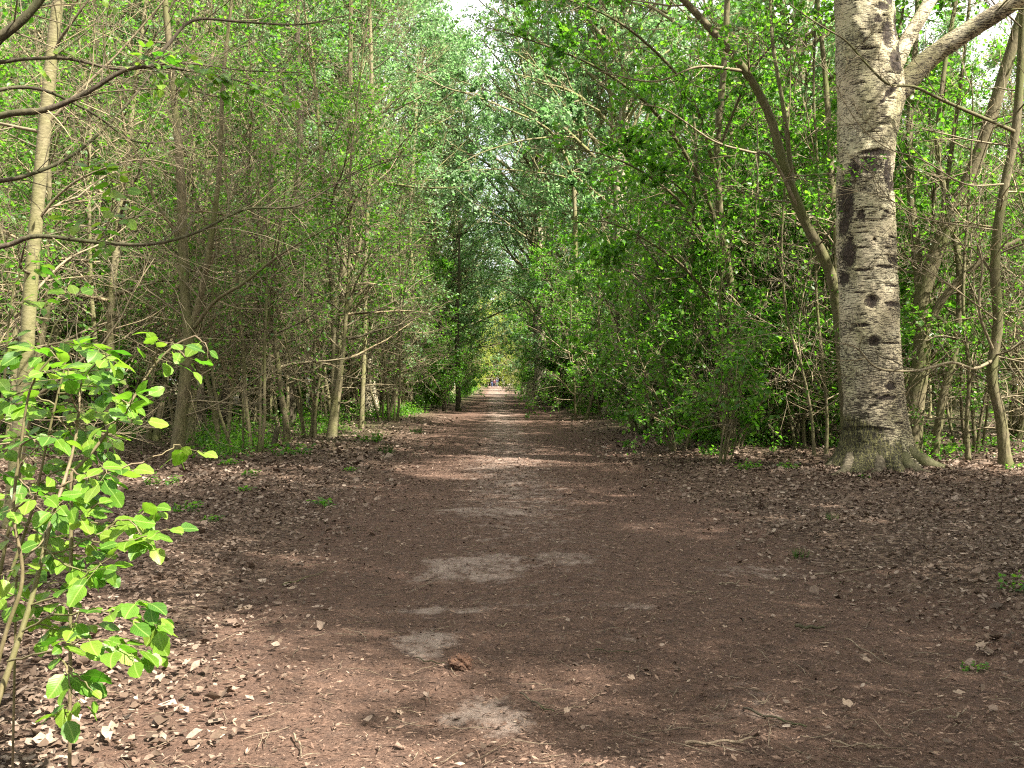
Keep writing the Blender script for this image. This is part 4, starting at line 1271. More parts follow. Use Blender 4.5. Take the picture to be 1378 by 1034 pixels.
def leafy_line(rng, root, base, pts, size, t0=0.3, step=0.035, limit=None, prob=1.0, twig=None):
    """leaves alternately left and right along a twig, a pair at its tip"""
    seg = np.linalg.norm(np.diff(pts, axis=0), axis=1)
    L = seg.sum()
    n = max(2, int(L * (1 - t0) / (step * 0.72)))
    side = 1
    c = 0
    for k in range(n + 1):
        t = t0 + (1 - t0) * k / n
        if rng.random() > prob:
            continue
        p, d = on(pts, min(t, 0.999))
        h = nrm(np.cross([0, 0, 1], d) + 1e-6)
        side = -side
        ang = rng.uniform(0.6, 1.25) if k < n else rng.uniform(-0.3, 0.3)
        ax = nrm(d) * math.cos(ang) + h * side * math.sin(ang)
        ax = nrm(ax + np.array([0, 0, rng.uniform(-0.55, 0.12)]))
        if twig is not None and rng.random() < 0.42 and k < n:
            # short side shoot with two leaves
            e = p + ax * rng.uniform(0.04, 0.09)
            twig.add(np.array([p, e]), [0.0016, 0.001], 3)
            put_leaf(rng, root, base, e, ax, size * rng.uniform(0.75, 1.1))
            put_leaf(rng, root, base, p * 0.4 + e * 0.6, nrm(ax + h * -side * 0.9), size * rng.uniform(0.6, 0.95))
            c += 2
        else:
            put_leaf(rng, root, base, p, ax, size * rng.uniform(0.5, 1.22) * (1 if t < .93 else .8))
            c += 1
    return c

def border_tree():
    rng = np.random.default_rng(21)
    base = gpx(-330, 6.4)
    root = thing('spreading_tree', 'tree beyond the left border whose dark limbs reach across the upper left', 'tree', tuple(base))
    tp = smooth([base + np.array([0, 0, -.1]), base + np.array([.05, 0, 1.5]), base + np.array([-.05, 0, 3.0]), base + np.array([0.1, .1, 5.5]), base + np.array([0, 0.2, 8])])
    link('trunk', Tubes().add(tp, np.linspace(0.14, 0.04, len(tp)), 9).mesh('trunk', M['bark_dark'], off=base), root)
    br = Tubes()
    an = []
    limbs = [([(-330, 260, 6.4), (-120, 195, 6.1), (0, 156, 6.0), (60, 148, 6.0), (110, 128, 6.0), (165, 96, 6.0), (205, 90, 6.0), (260, 96, 6.0), (330, 112, 6.0), (395, 140, 6.0)], 0.027, 0.003, 9),
             ([(205, 90, 6.0), (228, 58, 6.1), (262, 27, 6.2), (330, 30, 6.3), (405, 33, 6.4), (470, 20, 6.5)], 0.013, 0.004, 9),
             ([(-330, 360, 6.4), (-120, 345, 6.9), (0, 332, 7.2), (50, 318, 7.2), (130, 326, 7.3), (200, 329, 7.3), (262, 314, 7.4), (330, 282, 7.5), (400, 277, 7.6), (470, 238, 7.8), (540, 210, 8.0)], 0.023, 0.003, 16),
             ([(-330, 150, 6.4), (-60, 95, 6.2), (0, 50, 6.2), (35, 22, 6.2), (70, -20, 6.2), (110, -80, 6.2)], 0.045, 0.014, 7),
             ([(-330, 80, 6.4), (-40, 85, 6.3), (30, 80, 6.3), (90, 79, 6.3), (160, 93, 6.4), (240, 85, 6.5), (330, 95, 6.6), (410, 98, 6.7)], 0.016, 0.003, 11),
             ([(-330, 200, 6.4), (-60, 135, 7.5), (40, 118, 7.8), (120, 150, 8.0), (180, 190, 8.2), (240, 190, 8.4)], 0.02, 0.005, 9),
             ([(-330, 300, 6.4), (-40, 250, 8), (40, 235, 8.2), (110, 200, 8.4), (180, 130, 8.6), (230, 60, 8.8)], 0.025, 0.006, 9)]
    mains = []
    for pts, a, b, ns in limbs:
        p = pxl(pts, 6)
        mains.append(p)
        link('limb', Tubes().add(p, np.linspace(a, b, len(p)) * (1 + rng.normal(0, 0.03, len(p))), 7).mesh('limb', M['bark_dark'], off=base), root)
        sprout(rng, p, a * 0.4, br, an, int(ns * 2.2), 5, 1.1, 0.4, t0=0.3, up=0.01, rmin=0.0016, wob=0.15)
    # the leaf spray along the first limb
    c = 0
    for pts in [[(165, 96, 6.0), (190, 78, 5.95), (205, 62, 5.9)], [(185, 92, 6.0), (215, 78, 5.9), (232, 72, 5.85)], [(225, 92, 6), (245, 84, 5.9), (262, 82, 5.9)], [(205, 90, 6), (212, 105, 5.9), (214, 118, 5.9)],
                [(250, 95, 6), (275, 100, 5.9), (300, 108, 5.9), (330, 118, 5.9), (362, 124, 5.9), (395, 140, 5.9)], [(240, 96, 6), (248, 108, 5.9), (252, 120, 5.9)], [(290, 104, 6), (296, 120, 5.9), (305, 130, 5.9)],
                [(330, 112, 6), (350, 116, 5.95), (370, 122, 5.9), (388, 138, 5.9)], [(270, 97, 6), (285, 90, 5.9), (300, 100, 5.9)],
                [(75, 62, 6.3), (85, 68, 6.3), (98, 72, 6.3)], [(30, 85, 6.3), (45, 90, 6.3), (55, 98, 6.3)], [(140, -6, 6.0), (145, 4, 6.0), (150, 10, 6.0)]]:
        p = pxl(pts, 4)
        br.add(p, np.linspace(0.003, 0.0015, len(p)), 3)
        c += leafy_line(rng, root, base, p, 0.075, 0.15, 0.04, twig=br)
    # hanging shoot in front of the second limb
    for pts in [[(130, 325, 5.4), (146, 300, 5.2), (152, 262, 5.0), (146, 232, 4.9), (128, 222, 4.9)], [(150, 270, 5.0), (165, 258, 4.95), (172, 250, 4.9)], [(150, 285, 5.1), (165, 290, 5.05), (175, 300, 5)],
                [(146, 300, 5.2), (120, 295, 5.1), (100, 300, 5.05), (85, 290, 5)], [(140, 312, 5.3), (142, 328, 5.2), (140, 340, 5.1)], [(125, 222, 4.9), (140, 218, 4.9), (155, 226, 4.9)]]:
        p = pxl(pts, 4)
        br.add(p, np.linspace(0.003, 0.0015, len(p)), 3)
        c += leafy_line(rng, root, base, p, 0.068, 0.1, 0.042, twig=br)
    link('twigs', br.mesh('twigs', M['bark_twig'], off=base), root, kind='stuff')
    return c
N1 = border_tree()

def near_shrub(label, seed, base_px, stems, lines, size, extra=None):
    rng = np.random.default_rng(seed)
    base = at(*base_px)
    base[2] = gz(base[0], base[1])
    root = thing('leafy_shrub', label, 'shrub', tuple(base))
    tw = Tubes()
    c = 0
    for pts, a, b in stems:
        p = pxl(pts, 6)
        p[0, 2] = min(p[0, 2], gz(p[0, 0], p[0, 1]) - 0.03)
        link('stem', Tubes().add(p, np.linspace(a, b, len(p)) * (1 + rng.normal(0, 0.04, len(p))), 8).mesh('stem', M['bark_shoot'], off=base), root)
    for pts, t0, step in lines:
        p = pxl(pts, 4)
        p[1:-1] += rng.normal(0, 0.004, (len(p) - 2, 3))
        tw.add(p, np.linspace(0.0042, 0.0014, len(p)), 5)
        c += leafy_line(rng, root, base, p, size, t0, step, twig=tw)
    link('twigs', tw.mesh('twigs', M['bark_shoot'], off=base), root, kind='stuff')
    return c

N2 = near_shrub('shrub with fresh bright green toothed leaves in the lower left corner, nearest to the camera', 31, (-60, 1200, 3.3),
    [([(-70, 1210, 3.2), (-20, 1000, 3.2), (12, 900, 3.25), (40, 815, 3.3), (58, 745, 3.35), (72, 690, 3.4), (92, 630, 3.5), (104, 575, 3.55), (108, 520, 3.6)], 0.0125, 0.004),
     ([(92, 640, 3.5), (118, 615, 3.55), (150, 575, 3.6), (180, 535, 3.65), (205, 495, 3.7), (235, 465, 3.75), (262, 452, 3.8)], 0.007, 0.003),
     ([(-60, 1150, 3.1), (0, 880, 3.1), (30, 780, 3.1), (18, 690, 3.1), (28, 600, 3.1), (42, 520, 3.1), (70, 480, 3.1)], 0.008, 0.003)],
    [([(104, 575, 3.55), (100, 540, 3.5), (90, 505, 3.45), (82, 478, 3.4)], 0.2, 0.036),
     ([(108, 520, 3.6), (120, 500, 3.55), (140, 482, 3.5), (150, 478, 3.5)], 0.1, 0.036),
     ([(150, 575, 3.6), (165, 560, 3.5), (175, 545, 3.45), (182, 530, 3.4)], 0.2, 0.04),
     ([(205, 495, 3.7), (210, 475, 3.65), (212, 460, 3.6), (205, 450, 3.6)], 0.1, 0.036),
     ([(235, 465, 3.75), (250, 480, 3.7), (258, 498, 3.7)], 0.3, 0.05),
     ([(262, 452, 3.8), (275, 465, 3.8), (280, 482, 3.8)], 0.3, 0.05),
     ([(92, 632, 3.5), (115, 640, 3.4), (135, 628, 3.3), (150, 640, 3.25)], 0.35, 0.045),
     ([(82, 655, 3.45), (130, 640, 3.5), (190, 622, 3.6), (225, 608, 3.7), (240, 600, 3.75), (252, 606, 3.8)], 0.84, 0.03),
     ([(72, 690, 3.4), (90, 668, 3.3), (95, 680, 3.25)], 0.3, 0.04),
     ([(58, 745, 3.35), (100, 735, 3.4), (140, 715, 3.45), (175, 700, 3.5), (205, 682, 3.55), (212, 690, 3.6)], 0.35, 0.038),
     ([(120, 725, 3.4), (150, 735, 3.35), (170, 728, 3.3), (200, 722, 3.3), (225, 712, 3.3)], 0.25, 0.036),
     ([(140, 715, 3.45), (165, 700, 3.45), (185, 712, 3.4), (205, 735, 3.35)], 0.3, 0.04),
     ([(40, 815, 3.3), (80, 800, 3.25), (115, 775, 3.2), (135, 760, 3.2), (150, 770, 3.2)], 0.35, 0.04),
     ([(30, 850, 3.25), (70, 828, 3.2), (120, 822, 3.15), (160, 820, 3.1), (195, 810, 3.1), (205, 830, 3.1)], 0.35, 0.038),
     ([(150, 820, 3.1), (180, 835, 3.1), (205, 840, 3.1), (222, 848, 3.1)], 0.2, 0.034),
     ([(10, 890, 3.2), (55, 880, 3.1), (90, 868, 3.05), (130, 862, 3.0), (170, 868, 3.0), (200, 878, 3.0)], 0.3, 0.036),
     ([(70, 876, 3.1), (88, 900, 3.05), (95, 925, 3.0), (92, 950, 3.0), (88, 965, 3.0)], 0.1, 0.036),
     ([(95, 905, 3.0), (115, 920, 3.0), (128, 940, 3.0)], 0.2, 0.04),
     ([(42, 520, 3.1), (55, 505, 3.05), (75, 500, 3.0)], 0.1, 0.036),
     ([(28, 600, 3.1), (50, 585, 3.05), (75, 590, 3.0)], 0.2, 0.04),
     ([(18, 690, 3.1), (40, 672, 3.05), (55, 660, 3.0)], 0.2, 0.04),
     ([(104, 590, 3.55), (80, 565, 3.5), (55, 550, 3.45), (35, 545, 3.4)], 0.15, 0.036),
     ([(60, 738, 3.35), (85, 760, 3.3), (110, 765, 3.3), (125, 775, 3.25)], 0.1, 0.045),
     ([(66, 710, 3.4), (45, 740, 3.3), (25, 760, 3.25), (5, 775, 3.2)], 0.2, 0.045),
     ([(75, 680, 3.4), (110, 690, 3.35), (140, 678, 3.3)], 0.2, 0.045)], 0.073)
N3 = near_shrub('leafy shoots at the left border behind the nearest green shrub', 32, (-80, 1000, 4.2),
    [([(-90, 1010, 4.2), (-20, 850, 4.2), (10, 720, 4.2), (30, 620, 4.2), (45, 540, 4.2), (60, 480, 4.2), (72, 440, 4.2)], 0.010, 0.003),
     ([(-90, 1010, 4.1), (-40, 760, 4.1), (-10, 620, 4.1), (5, 520, 4.1), (12, 430, 4.1), (20, 380, 4.1)], 0.010, 0.003)],
    [([(72, 440, 4.2), (85, 420, 4.2), (95, 400, 4.2), (85, 385, 4.2)], 0.6, 0.05),
     ([(12, 430, 4.1), (25, 410, 4.1), (45, 408, 4.1), (70, 400, 4.1)], 0.2, 0.042),
     ([(20, 380, 4.1), (35, 358, 4.1), (55, 350, 4.1)], 0.3, 0.045),
     ([(20, 380, 4.1), (2, 380, 4.1), (-10, 385, 4.1)], 0.2, 0.05),
     ([(45, 540, 4.2), (75, 520, 4.2), (110, 505, 4.2), (140, 500, 4.2)], 0.25, 0.042),
     ([(30, 620, 4.2), (55, 600, 4.2), (85, 585, 4.2), (120, 580, 4.2), (150, 590, 4.2)], 0.25, 0.04),
     ([(10, 720, 4.2), (40, 700, 4.2), (70, 690, 4.2), (100, 700, 4.2)], 0.25, 0.04),
     ([(0, 790, 4.2), (40, 770, 4.2), (80, 762, 4.2)], 0.25, 0.04),
     ([(5, 520, 4.1), (-5, 490, 4.1), (0, 470, 4.1), (20, 455, 4.1)], 0.2, 0.04),
     ([(-10, 620, 4.1), (15, 600, 4.1), (30, 580, 4.1)], 0.2, 0.04),
     ([(60, 480, 4.2), (85, 462, 4.2), (105, 470, 4.2)], 0.2, 0.042),
     ([(50, 520, 4.0), (80, 500, 3.9), (120, 498, 3.85), (160, 512, 3.8)], 0.15, 0.04),
     ([(40, 560, 4.0), (70, 545, 3.9), (110, 548, 3.85), (145, 560, 3.8)], 0.15, 0.04),
     ([(30, 610, 3.9), (60, 625, 3.8), (95, 622, 3.75)], 0.15, 0.04),
     ([(20, 660, 3.9), (50, 650, 3.8), (90, 655, 3.75), (110, 668, 3.7)], 0.15, 0.042),
     ([(0, 560, 3.9), (20, 545, 3.85), (45, 555, 3.8)], 0.15, 0.04),
     ([(0, 720, 3.9), (25, 735, 3.8), (50, 730, 3.8), (85, 740, 3.8)], 0.15, 0.042),
     ([(-10, 620, 3.6), (10, 640, 3.55), (30, 650, 3.5), (60, 690, 3.5)], 0.1, 0.04),
     ([(-10, 800, 3.6), (20, 800, 3.55), (50, 815, 3.5), (85, 812, 3.5)], 0.2, 0.042),
     ([(-10, 680, 3.7), (20, 700, 3.7), (60, 720, 3.65), (95, 722, 3.6), (130, 735, 3.6)], 0.2, 0.042),
     ([(60, 600, 3.8), (95, 590, 3.75), (125, 600, 3.7), (150, 618, 3.7)], 0.2, 0.042),
     ([(-10, 500, 3.9), (10, 520, 3.9), (30, 515, 3.85), (45, 500, 3.8)], 0.1, 0.04),
     ([(80, 455, 4.1), (110, 470, 4.1), (130, 490, 4.1)], 0.1, 0.045)], 0.072)
N4 = near_shrub('slender leafy sapling between the nearest shrub and the shoots at the left border', 33, (-70, 1100, 3.7),
    [([(-75, 1110, 3.7), (-30, 900, 3.7), (15, 770, 3.7), (45, 680, 3.7), (62, 600, 3.7), (78, 530, 3.7), (92, 475, 3.7)], 0.009, 0.003),
     ([(15, 770, 3.7), (60, 720, 3.65), (110, 690, 3.6), (150, 668, 3.6)], 0.005, 0.002)],
    [([(92, 475, 3.7), (110, 462, 3.7), (135, 470, 3.65), (158, 490, 3.6)], 0.0, 0.032),
     ([(88, 492, 3.7), (60, 470, 3.65), (35, 472, 3.6), (12, 485, 3.6)], 0.15, 0.034),
     ([(78, 530, 3.7), (115, 520, 3.65), (150, 530, 3.6), (180, 545, 3.6)], 0.15, 0.034),
     ([(74, 545, 3.7), (40, 530, 3.65), (10, 535, 3.6)], 0.15, 0.034),
     ([(66, 585, 3.7), (100, 575, 3.65), (135, 588, 3.6)], 0.15, 0.034),
     ([(62, 600, 3.7), (30, 588, 3.65), (0, 595, 3.6)], 0.15, 0.036),
     ([(52, 650, 3.7), (90, 630, 3.65), (125, 640, 3.6), (150, 655, 3.6)], 0.2, 0.036),
     ([(45, 680, 3.7), (20, 660, 3.65), (-5, 668, 3.6)], 0.2, 0.036),
     ([(100, 695, 3.6), (130, 705, 3.6), (165, 700, 3.55), (195, 705, 3.55)], 0.1, 0.034),
     ([(35, 715, 3.7), (70, 745, 3.65), (105, 752, 3.6), (140, 745, 3.55)], 0.2, 0.036),
     ([(15, 770, 3.7), (50, 785, 3.65), (85, 785, 3.6)], 0.2, 0.036),
     ([(0, 815, 3.7), (35, 830, 3.6), (70, 845, 3.55), (110, 842, 3.5)], 0.2, 0.036)], 0.074)
print('LEAF PARTS', N1, N2, N3, N4)

# ------------------------------------------------------------------ low green plants
def herb_proto(seed, n, h, spread, size, grass=False):
    rng = np.random.default_rng(seed)
    root = thing('ground_plant', 'x', 'plant')
    st, P, A = Tubes(), [], []
    for k in range(n):
        a = rng.random() * 6.28
        r = spread * math.sqrt(rng.random())
        p = np.array([math.cos(a) * r, math.sin(a) * r, -0.02])
        q = walk(rng, p, [math.cos(a) * 0.35, math.sin(a) * 0.35, 1], h * rng.uniform(0.5, 1.1), 4, 0.15, 0)
        if grass:
            st.add(q, [0.003, 0.003, 0.0025, 0.002, 0.0008], 3)
        else:
            st.add(q, np.linspace(0.003, 0.0015, 5), 3)
            for j in range(6):
                t = 0.3 + 0.7 * j / 5
                pp, dd = on(q, min(t, .99))
                P.append(pp)
                b = j * 2.4 + a
                A.append([math.cos(b), math.sin(b), 0.1])
    if grass:
        link('blades', st.mesh('blades', M['leaf_green']), root, kind='stuff')
    else:
        link('stems', st.mesh('stems', M['leaf_green']), root, kind='stuff')
        V, Fa = leaf_cloud(rng, np.array(P), np.array(A), size, LEAF4, 0.35)
        link('foliage', mesh_np('foliage', V, [Fa], M['leaf_green']), root, kind='stuff')
    root.location = (0, -500, 0)
    return root

HERB = Kind([herb_proto(1, 16, 0.2, 0.22, 0.06), herb_proto(2, 26, 0.3, 0.34, 0.06), herb_proto(3, 8, 0.16, 0.10, 0.055)])
GRASS = Kind([herb_proto(5, 60, 0.22, 0.10, 0.03, True)])
for (px, py, k, s, lab) in [(392, 622, 0, 1.5, 'dark green low plant beside the snag on the left leaf litter'), (500, 600, 1, 1.0, 'green patch of low plants at the left edge of the path'),
                            (365, 612, 2, 1.3, 'small plant at the foot of the broken snag'), (308, 632, 2, 1.2, 'tiny seedling on sunlit litter right of the forked tree'), (336, 645, 2, .9, 'tiny seedling in the middle of the left litter'),
                            (220, 660, 0, .9, 'small green plant below the forked tree'), (435, 682, 2, 1.0, 'lone seedling on the litter near the left path edge'), (330, 668, 2, .8, 'seedling left of the lone seedling'),
                            (250, 703, 2, 1.1, 'seedling beside the near shrub on the left'), (160, 600, 1, 1.0, 'bushy low plant at the foot of the left thicket'), (185, 590, 0, 1.2, 'low plant behind the near leaves on the left'),
                            (283, 715, 2, .7, 'small sprout on leaf litter at the left'), (470, 640, 2, .8, 'sprout between litter and path on the left'),
                            (1060, 640, 0, .8, 'small plant in front of the thin saplings on the right'), (1010, 640, 0, .9, 'plant on the litter below the leafy shrub on the right'), (1250, 600, 1, 1.0, 'green low plants right of the poplar roots'),
                            (1285, 612, 0, 1.3, 'broad-leaved plant between the poplar and the slim tree'), (1330, 606, 1, .9, 'low plants behind the slim tree at the right'), (1372, 812, 0, .6, 'small green plant at the right border on dead leaves'),
                            (845, 603, 2, 1.5, 'small plant at the right path edge near the dark poplar'), (1365, 640, 2, 1.0, 'sprout right of the slim tree'), (960, 620, 1, 1.0, 'leafy low plants under the right-hand shrub'),
                            (905, 605, 1, 1.0, 'leafy low plants left of the right-hand shrub'), (1120, 608, 1, .9, 'low plants behind the two thin saplings'), (1165, 650, 2, .6, 'tiny sprout in front of the poplar roots'),
                            (1135, 636, 1, .55, 'small leafy plants at the left root of the big poplar'), (1228, 628, 1, .6, 'small leafy plants at the right root of the big poplar'), (1310, 900, 2, .5, 'tiny green sprout in dead leaves at the lower right')]:
    g_ = ground_at(px, py)
    HERB.put(g_[0], g_[1], R.uniform(0, 6.28), lab, None, s, k)
for (px, py, s, lab) in [(1077, 750, .55, 'small grass tuft on bare ground right of the path'), (865, 588, 1.3, 'grass tuft at the right path edge'), (1120, 710, .5, 'grass tuft between path and poplar'), (520, 612, 1.2, 'grass tuft on the left path edge'), (560, 585, 1.4, 'far grass tuft on the left path edge')]:
    g_ = ground_at(px, py)
    GRASS.put(g_[0], g_[1], R.uniform(0, 6.28), lab, None, s)

def ground_cover():
    rng = np.random.default_rng(77)
    P = []
    for side in (-1, 1):
        for k in range(2000):
            y = 18 * (150 / 18) ** rng.random()
            off = rng.exponential(2.4)
            lo = 5.0 - 2.1 * min(1, max(0, (y - 20) / 30)) if side < 0 else 4.4 - 1.2 * min(1, max(0, (y - 26) / 30))
            x = (PATH_C if side > 0 else 0) + side * (lo + off) if side > 0 else -(lo + off)
            if mnoise.noise((x * 0.5, y * 0.25, 2.0)) < (-0.05 if y > 30 else 0.13) and y < 60:
                continue
            m = 26
            s = 0.22 + 0.1 * min(y / 60, 1.5)
            q = rng.normal(0, 1, (m, 3)) * np.array([s, s, 0])
            q[:, 2] = rng.random(m) ** 1.4 * rng.uniform(0.12, 0.4) * (1 + y / 90)
            q += np.array([x, y, gz(x, y) + 0.02])
            P.append(q)
    P = np.concatenate(P)
    A = rng.normal(0, 1, P.shape)
    A[:, 2] = 0.3
    sz = 0.055 * (1 + P[:, 1] / 70)
    V, Fa = leaf_cloud(rng, P, nrm(A), 1.0, LEAF2, 0.5)
    # scale every leaf about its own root by its size
    V = V.reshape(-1, 4, 3)
    V = P[:, None, :] + (V - P[:, None, :]) * sz[:, None, None]
    o = link('ground_cover', mesh_np('ground_cover', V.reshape(-1, 3), [Fa], M['leaf_green']), kind='stuff')
    o['label'] = 'low green plants covering the verges on both sides of the path'
ground_cover()

# ------------------------------------------------------------------ single things on the ground
def snag():
    g_ = ground_at(367, 612)
    r = thing('broken_snag', 'short broken stump sticking up from the leaf litter on the left', 'stump', tuple(g_))
    rng = np.random.default_rng(2)
    d = g_[1]
    p = pxl([(367, 614, d), (368, 602, d), (371, 588, d), (374, 574, d)], 4)
    link('trunk', Tubes().add(p, np.linspace(.085, .05, len(p)) * (1 + rng.normal(0, .06, len(p))), 9).mesh('trunk', M['bark_dark'], off=g_), r)
    q = pxl([(374, 576, d), (376, 570, d), (372, 565, d)], 3)
    link('splinter', Tubes().add(q, np.linspace(.03, .006, len(q)), 5).mesh('splinter', M['dead_wood'], off=g_), r)
snag()

def clod():
    import bmesh
    g_ = ground_at(621, 896)
    bm = bmesh.new()
    bmesh.ops.create_icosphere(bm, subdivisions=4, radius=0.058)
    for v in bm.verts:
        n = v.co.normalized()
        f = 1 + 0.35 * mnoise.noise(n * 1.6) + 0.28 * mnoise.noise(n * 4.2) + 0.16 * mnoise.noise(n * 11)
        v.co = Vector((v.co.x * f * 1.15, v.co.y * f, v.co.z * f * 0.8))
    me = bpy.data.meshes.new('clod')
    bm.to_mesh(me)
    bm.free()
    me.materials.append(M['clod'])
    r = thing('earth_clod', 'round brown clump of earth and fibres lying on the path', 'clod', (g_[0], g_[1], g_[2] + 0.03))
    link('clump', me, r)
    rng = np.random.default_rng(4)
    tb = Tubes()
    for k in range(90):
        d = nrm(rng.normal(0, 1, 3) + [0, 0, 0.2])
        tb.add(walk(rng, d * 0.045, nrm(d + rng.normal(0, .6, 3)), rng.uniform(0.02, 0.05), 3, 0.4, -0.1), [.0012, .001, .0009, .0006], 3)
    link('fibres', tb.mesh('fibres', M['clod']), r, kind='stuff')
clod()

def stick(pa, pb, r, lab, mat='dead_wood', bend=0.06, seed=0, fork=False):
    rng = np.random.default_rng(seed)
    a, b = ground_at(*pa), ground_at(*pb)
    q = smooth([a, a * .67 + b * .33 + [0, rng.normal(0, bend), 0], a * .33 + b * .67 + [0, rng.normal(0, bend), 0], b], 5)
    q[:, 2] = gz_s(q[:, 0], q[:, 1]) + r + 0.012 + 0.006 * np.sin(np.arange(len(q)))
    m = q[len(q) // 2].copy()
    root = thing('stick', lab, 'stick', tuple(m))
    rad = np.linspace(r, r * .55, len(q)) * (1 + rng.normal(0, .08, len(q)))
    link('shaft', Tubes().add(q, rad, 6).mesh('shaft', M[mat], off=m), root)
    w, d = on(q, .6)
    tw = walk(rng, w, nrm(d + rng.normal(0, .6, 3) * [1, 1, .1]), max(.05, np.linalg.norm(b - a) * .22), 3, .15)
    tw[:, 2] = gz_s(tw[:, 0], tw[:, 1]) + 0.018
    link('side_twig', Tubes().add(tw, np.linspace(r * .5, r * .25, 4), 5).mesh('side_twig', M[mat], off=m), root)
for i, (a, b, r, lab, mt) in enumerate([
        ((1095, 774), (1190, 770), .010, 'long pale stick lying across the right side of the path', 'dead_wood'),
        ((922, 1002), (1016, 997), .008, 'pale brown stick near the bottom edge, right of centre', 'dead_wood'),
        ((1070, 851), (1110, 853), .012, 'short dark thick stick with a pale broken end', 'bark_dark'),
        ((1140, 865), (1200, 902), .005, 'thin curved brown twig right of centre', 'dead_wood'),
        ((1275, 978), (1300, 968), .006, 'short pale curved stick at the lower right', 'dead_wood'),
        ((968, 790), (995, 784), .008, 'short whitish stick right of the path centre', 'dead_wood'),
        ((925, 804), (952, 803), .006, 'tiny white stick below the short whitish one', 'dead_wood'),
        ((205, 832), (262, 828), .008, 'pale stick beside the tip of the near shrub', 'dead_wood'),
        ((1000, 955), (1085, 985), .007, 'dark thin stick at the lower right of the path', 'bark_dark'),
        ((670, 845), (692, 842), .005, 'short pale twig in the middle of the path', 'dead_wood'),
        ((560, 888), (600, 895), .004, 'thin twig left of the earth clod', 'bark_dark'),
        ((700, 930), (745, 955), .005, 'thin dark twig below the clod on the path', 'bark_dark'),
        ((800, 876), (866, 878), .004, 'long thin dark twig on the path right of the clod', 'bark_dark'),
        ((395, 995), (405, 1030), .005, 'curved twig near the bottom edge on the left', 'dead_wood'),
        ((380, 790), (440, 770), .005, 'thin twig lying on the left litter', 'bark_stem'),
        ((1120, 1005), (1190, 1015), .006, 'brown stick at the bottom right', 'dead_wood'),
        ((1000, 675), (1018, 668), .008, 'small pale stick on open ground left of the poplar', 'dead_wood'),
        ((1262, 628), (1330, 622), .012, 'dark fallen branch behind the poplar roots', 'bark_dark')]):
    stick(a, b, r, lab, mt, seed=50 + i, bend=0.02)

def dry_leaf(px, py, size, lab, seed):
    rng = np.random.default_rng(seed)
    g_ = ground_at(px, py)
    n = 14
    V, Q = [(0, 0, 0.006)], []
    for k in range(n):
        a = k * 2 * math.pi / n
        r = 0.5 * (1 + 0.28 * math.cos(5 * a) + rng.normal(0, 0.1)) * (1 if k % 2 else 0.78)
        V.append((r * math.cos(a) * 0.75, r * math.sin(a), 0.10 * rng.random() + 0.16 * abs(math.cos(a)) * r))
    F_ = [(0, 1 + k, 1 + (k + 1) % n) for k in range(n)]
    V = np.array(V) * size
    k = len(V)
    me = mesh_np('fallen_leaf', V, [np.array(F_)], M['dry_leaf'], False)
    o = link('fallen_leaf', me, loc=(g_[0], g_[1], g_[2] + 0.03))
    o.rotation_euler = (rng.normal(0, .3), rng.normal(0, .3), rng.uniform(0, 6.28))
    tag(o, lab, 'leaf', 'pale fallen leaves')
for i, (px, py, s, lab) in enumerate([(331, 829, .12, 'large pale lobed dry leaf on the left litter'), (1147, 808, .10, 'greyish lobed dry leaf right of the path centre'), (393, 796, .075, 'pale dry leaf left of the path'),
        (790, 791, .05, 'small white dry leaf in the middle of the path'), (738, 826, .05, 'flat pale dry leaf just below the path centre'), (300, 886, .10, 'tan folded dry leaf at the lower left'),
        (1140, 958, .08, 'large brown dry leaf at the lower right'), (1256, 738, .09, 'pale leaf on sunlit litter at the right'), (1043, 781, .06, 'pale round leaf beside the long stick'),
        (1145, 768, .07, 'light dry leaf behind the long stick'), (1250, 700, .08, 'light dry leaf in front of the poplar on the right'), (1322, 875, .10, 'grey-brown dry leaf at the right border'),
        (537, 912, .045, 'small curled leaf left of the clod'), (538, 966, .05, 'yellowish dry leaf at the bottom left of the path'), (763, 957, .045, 'pale flake right of the grey sand patch'),
        (975, 855, .05, 'small pale leaf right of the path centre'), (350, 965, .07, 'tan dry leaf near the bottom on the left'), (215, 925, .08, 'pale dry leaf below the near shrub'),
        (150, 990, .11, 'big brown leaf in the lower left corner'), (60, 1005, .12, 'big tan leaf at the very lower left corner'), (252, 905, .06, 'curled brown leaf right of the near shrub'), (1165, 897, .06, 'brown leaf right of the thin curved twig'),
        (1290, 945, .07, 'broad grey leaf at the lower right'), (850, 914, .045, 'small flake on the right half of the path')]):
    dry_leaf(px, py, s, lab, 300 + i)

# ------------------------------------------------------------------ people far down the path, and a barrier
PM = {'skin': flat_mat('skin', (0.33, 0.19, 0.13)), 'jeans': flat_mat('blue_jeans', (0.035, 0.055, 0.12)), 'black': flat_mat('black_cloth', (0.014, 0.014, 0.02)), 'navy': flat_mat('navy_cloth', (0.02, 0.03, 0.08)),
      'hair': flat_mat('dark_hair', (0.03, 0.02, 0.015)), 'grey': flat_mat('grey_cloth', (0.05, 0.055, 0.08)), 'fair': flat_mat('fair_hair', (0.10, 0.065, 0.035)), 'shoe': flat_mat('shoe', (0.02, 0.02, 0.02)), 'maroon': flat_mat('dark_red_cloth', (0.10, 0.03, 0.04))}

